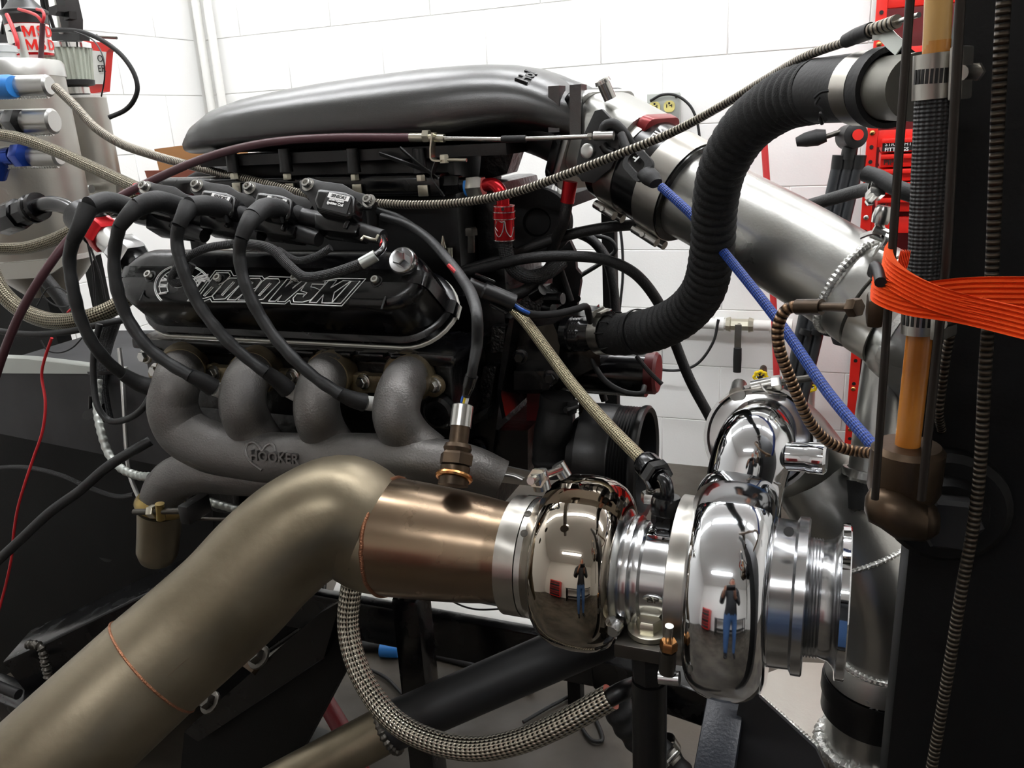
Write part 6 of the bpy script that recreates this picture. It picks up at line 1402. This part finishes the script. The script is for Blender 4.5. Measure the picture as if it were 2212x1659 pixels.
obj('bulb', lathe([(0, .004), (.008, .026), (.03, .034), (.055, .026), (.062, .008)], P(1820, 748, 2.4), axz, 20), 'rubber', bl2)
obj('cord', tube(PL([(1820, 722, 2.4), (1818, 700, 2.4), (1812, 670, 2.4)]), .004, 8, 6), 'rubber', bl2)
# wall plumbing
YP = WY-.04
wpz = P(1500, 698, YP).z
pipe_x0, pipe_x1 = P(1380, 700, YP).x, P(1705, 700, YP).x
wpp = thing('air_pipe', 'white painted air pipe along the block wall with a ball valve', 'pipe', V((pipe_x0, YP, wpz)))
obj('pipe_run', tube([V((pipe_x0-.2, YP, wpz)), V((pipe_x1, YP, wpz))], .018, 18, 1), 'white_plastic', wpp)
obj('pipe_tee', tube([V((pipe_x1-.06, YP, wpz)), V((pipe_x1+.01, YP, wpz))], .026, 18, 1), 'white_plastic', wpp)
obj('pipe_strap', ring(V((P(1555, 700, YP).x, YP, wpz)), (1, 0, 0), .018, .006, .03), 'white_plastic', wpp)
vb_ = V((P(1598, 700, YP).x, YP, wpz))
obj('valve_body', lathe([(-.045, .022), (-.03, .026), (-.028, .02), (.028, .02), (.03, .026), (.045, .022)], vb_, (1, 0, 0), 8), 'zinc', wpp)
obj('valve_stem', tube([vb_, vb_-V((0, .04, 0))], .009, 12, 1), 'brass_dark', wpp)
obj('valve_lever', strip([vb_-V((0, .042, -.01)), vb_-V((0, .045, .04)), vb_-V((0, .04, .08))], V((1, 0, 0)), .022, .003), 'steel', wpp)
obj('lever_grip', tube([vb_-V((0, .042, .07)), vb_-V((0, .042, .11)), vb_-V((0, .04, .155))], [.013, .014, .013], 14, 4, flat=(1, .6)), 'rubber', wpp)
obj('drop_pipe', tube(PL([(1700, 700, YP), (1695, 830, YP)]), .014, 14, 1), 'white_plastic', wpp)
hose('red_air_hose', 'faded red air hose hanging straight down the block wall', 'hose', [(1648, 275, 2.74), (1653, 340, 2.74), (1660, 450, 2.74), (1668, 600, 2.74), (1674, 720, 2.74), (1678, 830, 2.74)], 7, 'red_hose')
for lab, px, py in (('yellow valve hand wheel beside the bronze hose', 1750, 832), ('yellow valve hand wheel half hidden behind the clamp bolt', 1643, 815)):
    hw = thing('valve_handwheel', lab, 'valve', P(px, py+40, 2.6))
    c_ = P(px, py, 2.6); gq = G(); A2, B2 = V((1, 0, 0)), V((0, 0, 1))
    obj('rim', tube([c_+(A2*math.cos(i*math.pi/16)+B2*math.sin(i*math.pi/16))*(.019+.0018*math.cos(i*math.pi/2)) for i in range(33)], .0048, 8, 2), 'yellow', hw)
    for i in range(5): obj('spoke', tube([c_, c_+(A2*math.cos(i*1.257)+B2*math.sin(i*1.257))*.019], .003, 8, 1), 'yellow', hw)
    obj('hub', lathe([(0, .008), (.012, .007)], c_+V((0, .004, 0)), (0, -1, 0), 12), 'steel_dark', hw)
    obj('valve_stem', tube([c_, c_+V((0, .1, 0)), c_+V((0, .13, -.05))], .011, 12, 1), 'brass_dark', hw)
    obj('supply_pipe', tube([c_+V((0, .12, -.04)), c_+V((.0, .19, -.12)), c_+V((0, .2, -.35))], .014, 12, 4), 'white_plastic', hw)
hose('wall_cord', 'thin grey power cord hanging in a loop on the block wall', 'cord', [(1330, 440, 2.78), (1343, 520, 2.78), (1345, 600, 2.78), (1338, 680, 2.78), (1340, 740, 2.77), (1380, 780, 2.77), (1440, 800, 2.77), (1500, 790, 2.77), (1540, 740, 2.77), (1552, 690, 2.78)], 3, 'charcoal_metal')
hose('wall_cord', 'thin black lead kinked against the wall behind the engine front', 'cord', [(1255, 510, 1.3), (1290, 510, 1.3), (1320, 520, 1.3), (1330, 540, 1.3), (1310, 560, 1.3), (1255, 595, 1.3)], 5, 'rubber')
hose('wall_cord', 'black hose dropping straight behind the pump outlet', 'hose', [(1240, 500, 1.2), (1280, 520, 1.2), (1310, 560, 1.2), (1325, 620, 1.2), (1330, 690, 1.2)], 11, 'rubber_hose')
hose('wall_cord', 'short black lead crossing the front plate', 'hose', [(1200, 545, 1.02), (1215, 590, 1.02), (1235, 650, 1.02)], 6, 'rubber')
hose('wall_cord', 'black tube passing below the pump motor in a shallow curve', 'hose', [(1272, 745, 1.0), (1285, 790, .99), (1310, 825, .985), (1350, 847, .985), (1385, 850, .985), (1392, 835, 1.0)], 6, 'rubber')
hose('wall_cord', 'black tube ending below the pump motor', 'hose', [(1290, 800, 1.1), (1298, 840, 1.1), (1306, 866, 1.1)], 8, 'rubber')
hose('flexible_conduit', 'small steel ribbed conduit behind the lower hose', 'conduit', [(1256, 840, 1.1), (1258, 880, 1.1), (1258, 930, 1.1)], 8, 'flex_dark', fn=lambda s: 1+.1*math.sin(s*2*math.pi/.006), step=.0012)
hose('coolant_hose', 'black hose sweeping under the connector to the valve casting', 'hose', [(1030, 640, 1.02), (1085, 640, 1.0), (1130, 630, 1.0), (1170, 600, 1.01), (1190, 575, 1.03)], 13, 'rubber_hose')
hose('coolant_hose', 'black cable behind the harness and coil bracket', 'hose', [(815, 455, .92), (860, 470, .92), (905, 500, .93), (945, 540, .93), (985, 585, .94)], 8, 'rubber_wire')
# outlet box
ob = thing('outlet_box', 'galvanized electrical box with four cream outlets on the block wall', 'outlet', P(1440, 270, WY-.03))
oc = P(1434, 245, WY-.045); ow, oh = S(66, oc), S(78, oc)
obj('box_body', bx3(oc.x-ow/2, oc.x+ow/2, WY-.05, WY-.012, oc.z-oh/2, oc.z+oh/2, .003), 'galv', ob)
obj('cover_plate', bx3(oc.x-ow/2-.003, oc.x+ow/2+.003, WY-.054, WY-.049, oc.z-oh/2-.003, oc.z+oh/2+.003, .001), 'galv', ob)
for i in (-1, 1):
    for j in (-1, 1):
        c_ = V((oc.x-.004+i*ow*.24, WY-.054, oc.z+j*oh*.19-.002)); u_ = obj('outlet_face', prism(rrect(ow*.36, oh*.3, oh*.12), .004, mat_from(c_, V((1, 0, 0)), V((0, 0, 1)), V((0, -1, 0))), .0008), 'cream', ob)
        g = G()
        for dx, dz, w_, h_ in ((-.008, .002, .0025, .01), (.008, .002, .0025, .01), (.004, .003, .006, .0025), (0, -.01, .006, .006)): box(w_, .001, h_, Matrix.Translation(c_+V((dx, -.0042, -dz if dz < 0 else dz))), 0, g)
        obj('outlet_slots', g, 'black_print', u_); u_.children[0]['kind'] = 'stuff'
for i, j in ((-1, -1), (1, 1)): obj('cover_screw', lathe([(0, .005), (.002, .004)], V((oc.x+i*ow*.42, WY-.054, oc.z+j*oh*.42)), (0, -1, 0), 12), 'steel_dark', ob)
hose('wall_cord', 'black cord arching out of the outlet box', 'cord', [(1405, 218, 2.78), (1430, 205, 2.77), (1460, 206, 2.77), (1490, 228, 2.77), (1505, 260, 2.77), (1513, 310, 2.77)], 3, 'charcoal_metal')
# conduits in the corner
for lab, dx in (('white painted conduit in the wall corner, the one nearer the back wall', .075), ('white painted conduit in the wall corner beside the left wall', .02)):
    tag(obj('conduit', tube([V((WX+.035+dx, WY-.04, 0)), V((WX+.035+dx, WY-.04, ZC))], .016, 16, 1), 'white_plastic'), lab, 'conduit', 'corner conduits')
# cardboard boxes behind the engine
bxs = thing('cardboard_box', 'open brown cardboard box behind the intake manifold', 'box', P(390, 380, 1.7))
obj('box_wall', ext(((333, 322), (435, 309), (445, 372), (345, 374)), 1.75, 1.76), 'cardboard', bxs)
obj('box_flap', ext(((312, 369), (440, 366), (470, 390), (420, 420), (330, 420)), 1.7, 1.71), 'cardboard_dark', bxs)
obj('box_side', ext(((435, 309), (441, 309), (452, 372), (445, 372)), 1.6, 1.75), 'cardboard', bxs)
hose('radiator_lead', 'black rubber hose emerging behind the coils below the box', 'hose', [(395, 404, 1.25), (430, 382, 1.22), (470, 372, 1.19), (520, 366, 1.15)], 13, 'rubber')
# red tool chest and workbench on the far side of the shop, seen in the polished housings
tc2 = thing('tool_chest', 'red rolling tool chest with dark drawers at the opposite wall', 'tool chest', V((-1.25, -2.2, 0)))
obj('chest_body', bx3(-1.65, -.95, -2.5, -2.05, .12, 1.15, .01), 'red_paint', tc2)
for i in range(6): obj('drawer', bx3(-1.62, -.98, -2.05, -2.035, .18+i*.155, .31+i*.155, .004), 'red_dark' if i % 2 else 'charcoal_metal', tc2)
for x in (-1.55, -1.05):
    for y in (-2.4, -2.12): obj('caster', lathe([(-.02, .05), (.02, .05)], V((x, y, .055)), (1, 0, 0), 20), 'rubber', tc2)
wbn = thing('work_bench', 'low dark work bench at the opposite wall', 'bench', V((.7, -2.3, 0)))
obj('bench_top', bx3(-.6, 1.9, -2.5, -1.95, .78, .83, .006), 'panel_grey', wbn)
for x in (-.55, 1.85):
    for y in (-2.45, -2.0): obj('leg', bx3(x-.03, x+.03, y-.03, y+.03, 0, .78, .003), 'panel_black', wbn)
obj('shelf', bx3(-.55, 1.85, -2.45, -2.0, .25, .28, .003), 'panel_black', wbn)

# steel rack behind the engine that carries the cardboard box and the can
rk2 = thing('storage_rack', 'plain steel storage rack behind the engine', 'rack', V((P(390, 420, 1.72).x, 1.75, 0)))
zr = P(390, 421, 1.7).z; xa_, xb_ = P(320, 421, 1.7).x, P(1240, 452, 1.5).x
obj('rack_shelf', bx3(xa_, xb_, 1.45, 1.85, zr-.025, zr-.001, .003), 'panel_black', rk2)
for x in (xa_+.02, xb_-.02):
    for y in (1.47, 1.83): obj('rack_leg', bx3(x-.015, x+.015, y-.015, y+.015, 0, zr-.025, .002), 'panel_black', rk2)


# ------------------------------------------------------------ the person holding the phone, mirrored in the polished housings
def person():
    t = thing('person', 'person in dark jacket and blue jeans holding up a black phone', 'person', V((.1, -.47, 0)))
    bm = bmesh.new(); sk = bm.verts.layers.skin.verify(); K = {}
    def vtx(n, x, y, z, rx, ry=None, root=False):
        q = bm.verts.new((x, y, z)); q[sk].radius = (rx, ry or rx); q[sk].use_root = root; K[n] = q; return q
    def con(*l):
        for a, b in zip(l, l[1:]): bm.edges.new((K[a], K[b]))
    X0, Y0 = .1, -.47
    vtx('pel', X0, Y0, .95, .155, .11, True); vtx('bel', X0, Y0, 1.08, .14, .1); vtx('che', X0, Y0+.01, 1.28, .165, .115); vtx('shc', X0, Y0, 1.42, .13, .09)
    vtx('nec', X0, Y0+.005, 1.51, .055); vtx('jaw', X0, Y0+.035, 1.57, .066, .075); vtx('hea', X0, Y0+.02, 1.65, .076, .09); vtx('top', X0, Y0+.01, 1.72, .06, .07)
    con('pel', 'bel', 'che', 'shc', 'nec', 'jaw', 'hea', 'top')
    for s, n in ((-1, 'l'), (1, 'r')):
        vtx(n+'hip', X0+s*.09, Y0, .88, .095); vtx(n+'thi', X0+s*.1, Y0+.01, .7, .08); vtx(n+'kne', X0+s*.105, Y0+.02, .5, .06); vtx(n+'cal', X0+s*.108, Y0, .33, .056)
        vtx(n+'ank', X0+s*.11, Y0-.015, .1, .04); vtx(n+'hee', X0+s*.11, Y0-.01, .045, .042); vtx(n+'toe', X0+s*.125, Y0+.16, .035, .036)
        con('pel', n+'hip', n+'thi', n+'kne', n+'cal', n+'ank', n+'hee', n+'toe')
        hx, hy, hz = s*.078, -.052, CZ-.01
        vtx(n+'sho', X0+s*.2, Y0, 1.4, .065); vtx(n+'elb', X0+s*.24, Y0+.1, 1.14, .046); vtx(n+'wri', hx+s*.03, hy-.08, hz-.06, .03); vtx(n+'pal', hx+s*.012, hy-.03, hz-.02, .03, .018)
        con('shc', n+'sho', n+'elb', n+'wri', n+'pal')
        for i, (dz, L) in enumerate(((.03, .8), (.012, 1.), (-.006, .95), (-.024, .75))):
            vtx(n+'a%d' % i, hx+s*.012, hy-.002, hz+dz, .0095); vtx(n+'b%d' % i, hx+s*.006, hy+.026, hz+dz+.004, .0088); vtx(n+'c%d' % i, hx-s*.018*L, hy+.034, hz+dz+.006, .0078)
            con(n+'pal', n+'a%d' % i, n+'b%d' % i, n+'c%d' % i)
        vtx(n+'t0', hx, hy-.03, hz+.005, .012); vtx(n+'t1', hx-s*.018, hy-.014, hz+.026, .0095); vtx(n+'t2', hx-s*.03, hy-.006, hz+.036, .0085); con(n+'pal', n+'t0', n+'t1', n+'t2')
    me = bpy.data.meshes.new('body'); bm.to_mesh(me); bm.free()
    o = bpy.data.objects.new('tmp', me); C.objects.link(o)
    o.modifiers.new('s', 'SKIN').use_smooth_shade = True; o.modifiers.new('d', 'SUBSURF').levels = 2
    dg = bpy.context.evaluated_depsgraph_get(); ev = bpy.data.meshes.new_from_object(o.evaluated_get(dg)); bpy.data.objects.remove(o)
    vs = [q.co.copy() for q in ev.vertices]; ns = [q.normal.copy() for q in ev.vertices]; fs = [tuple(p.vertices) for p in ev.polygons]
    obj('body', G().add(vs, fs), 'skin', t, sharp=80)
    def shell(name, test, off, mt):
        keep = [f for f in fs if all(test(vs[i]) for i in f)]; idx = sorted({i for f in keep for i in f}); mp = {a: b for b, a in enumerate(idx)}
        obj(name, G().add([vs[i]+ns[i]*off for i in idx], [tuple(mp[i] for i in f) for f in keep]), mt, t, sharp=80)
    shell('jacket', lambda p: .92 < p.z < 1.5 and p.y < -.125, .012, 'jacket')
    shell('jeans', lambda p: .09 < p.z < 1.03, .008, 'denim')
    shell('shoes', lambda p: p.z <= .12, .008, 'rubber')
    shell('hair', lambda p: p.z > 1.66 or (p.z > 1.58 and p.y < Y0), .008, 'hair')
    for s in (-1, 1):
        e = obj('eye', lathe([(-.011, .002), (-.006, .009), (0, .011), (.006, .009), (.011, .002)], V((X0+s*.031, Y0+.105, 1.64)), (0, 1, 0), 14), 'eye', t)
        obj('ear', tube([V((X0+s*.078, Y0+.0, 1.66)), V((X0+s*.09, Y0-.008, 1.645)), V((X0+s*.08, Y0+.005, 1.61))], .009, 10, 6), 'skin', t)
    obj('nose', tube([V((X0, Y0+.108, 1.645)), V((X0, Y0+.128, 1.612)), V((X0, Y0+.11, 1.602))], [.007, .012, .01], 10, 6), 'skin', t)
    obj('mouth', tube([V((X0-.022, Y0+.1, 1.575)), V((X0, Y0+.112, 1.577)), V((X0+.022, Y0+.1, 1.575))], .006, 8, 6), 'red_hose', t)
    ph = thing('phone', 'black phone held up in both hands of the person', 'phone', V((0, -.02, CZ-.04)))
    obj('phone_body', prism(rrect(.148, .072, .01), .008, mat_from(V((0, 0, CZ))-FW*.034, RT, UP, FW), .002), 'black_plastic_gloss', ph)
person()
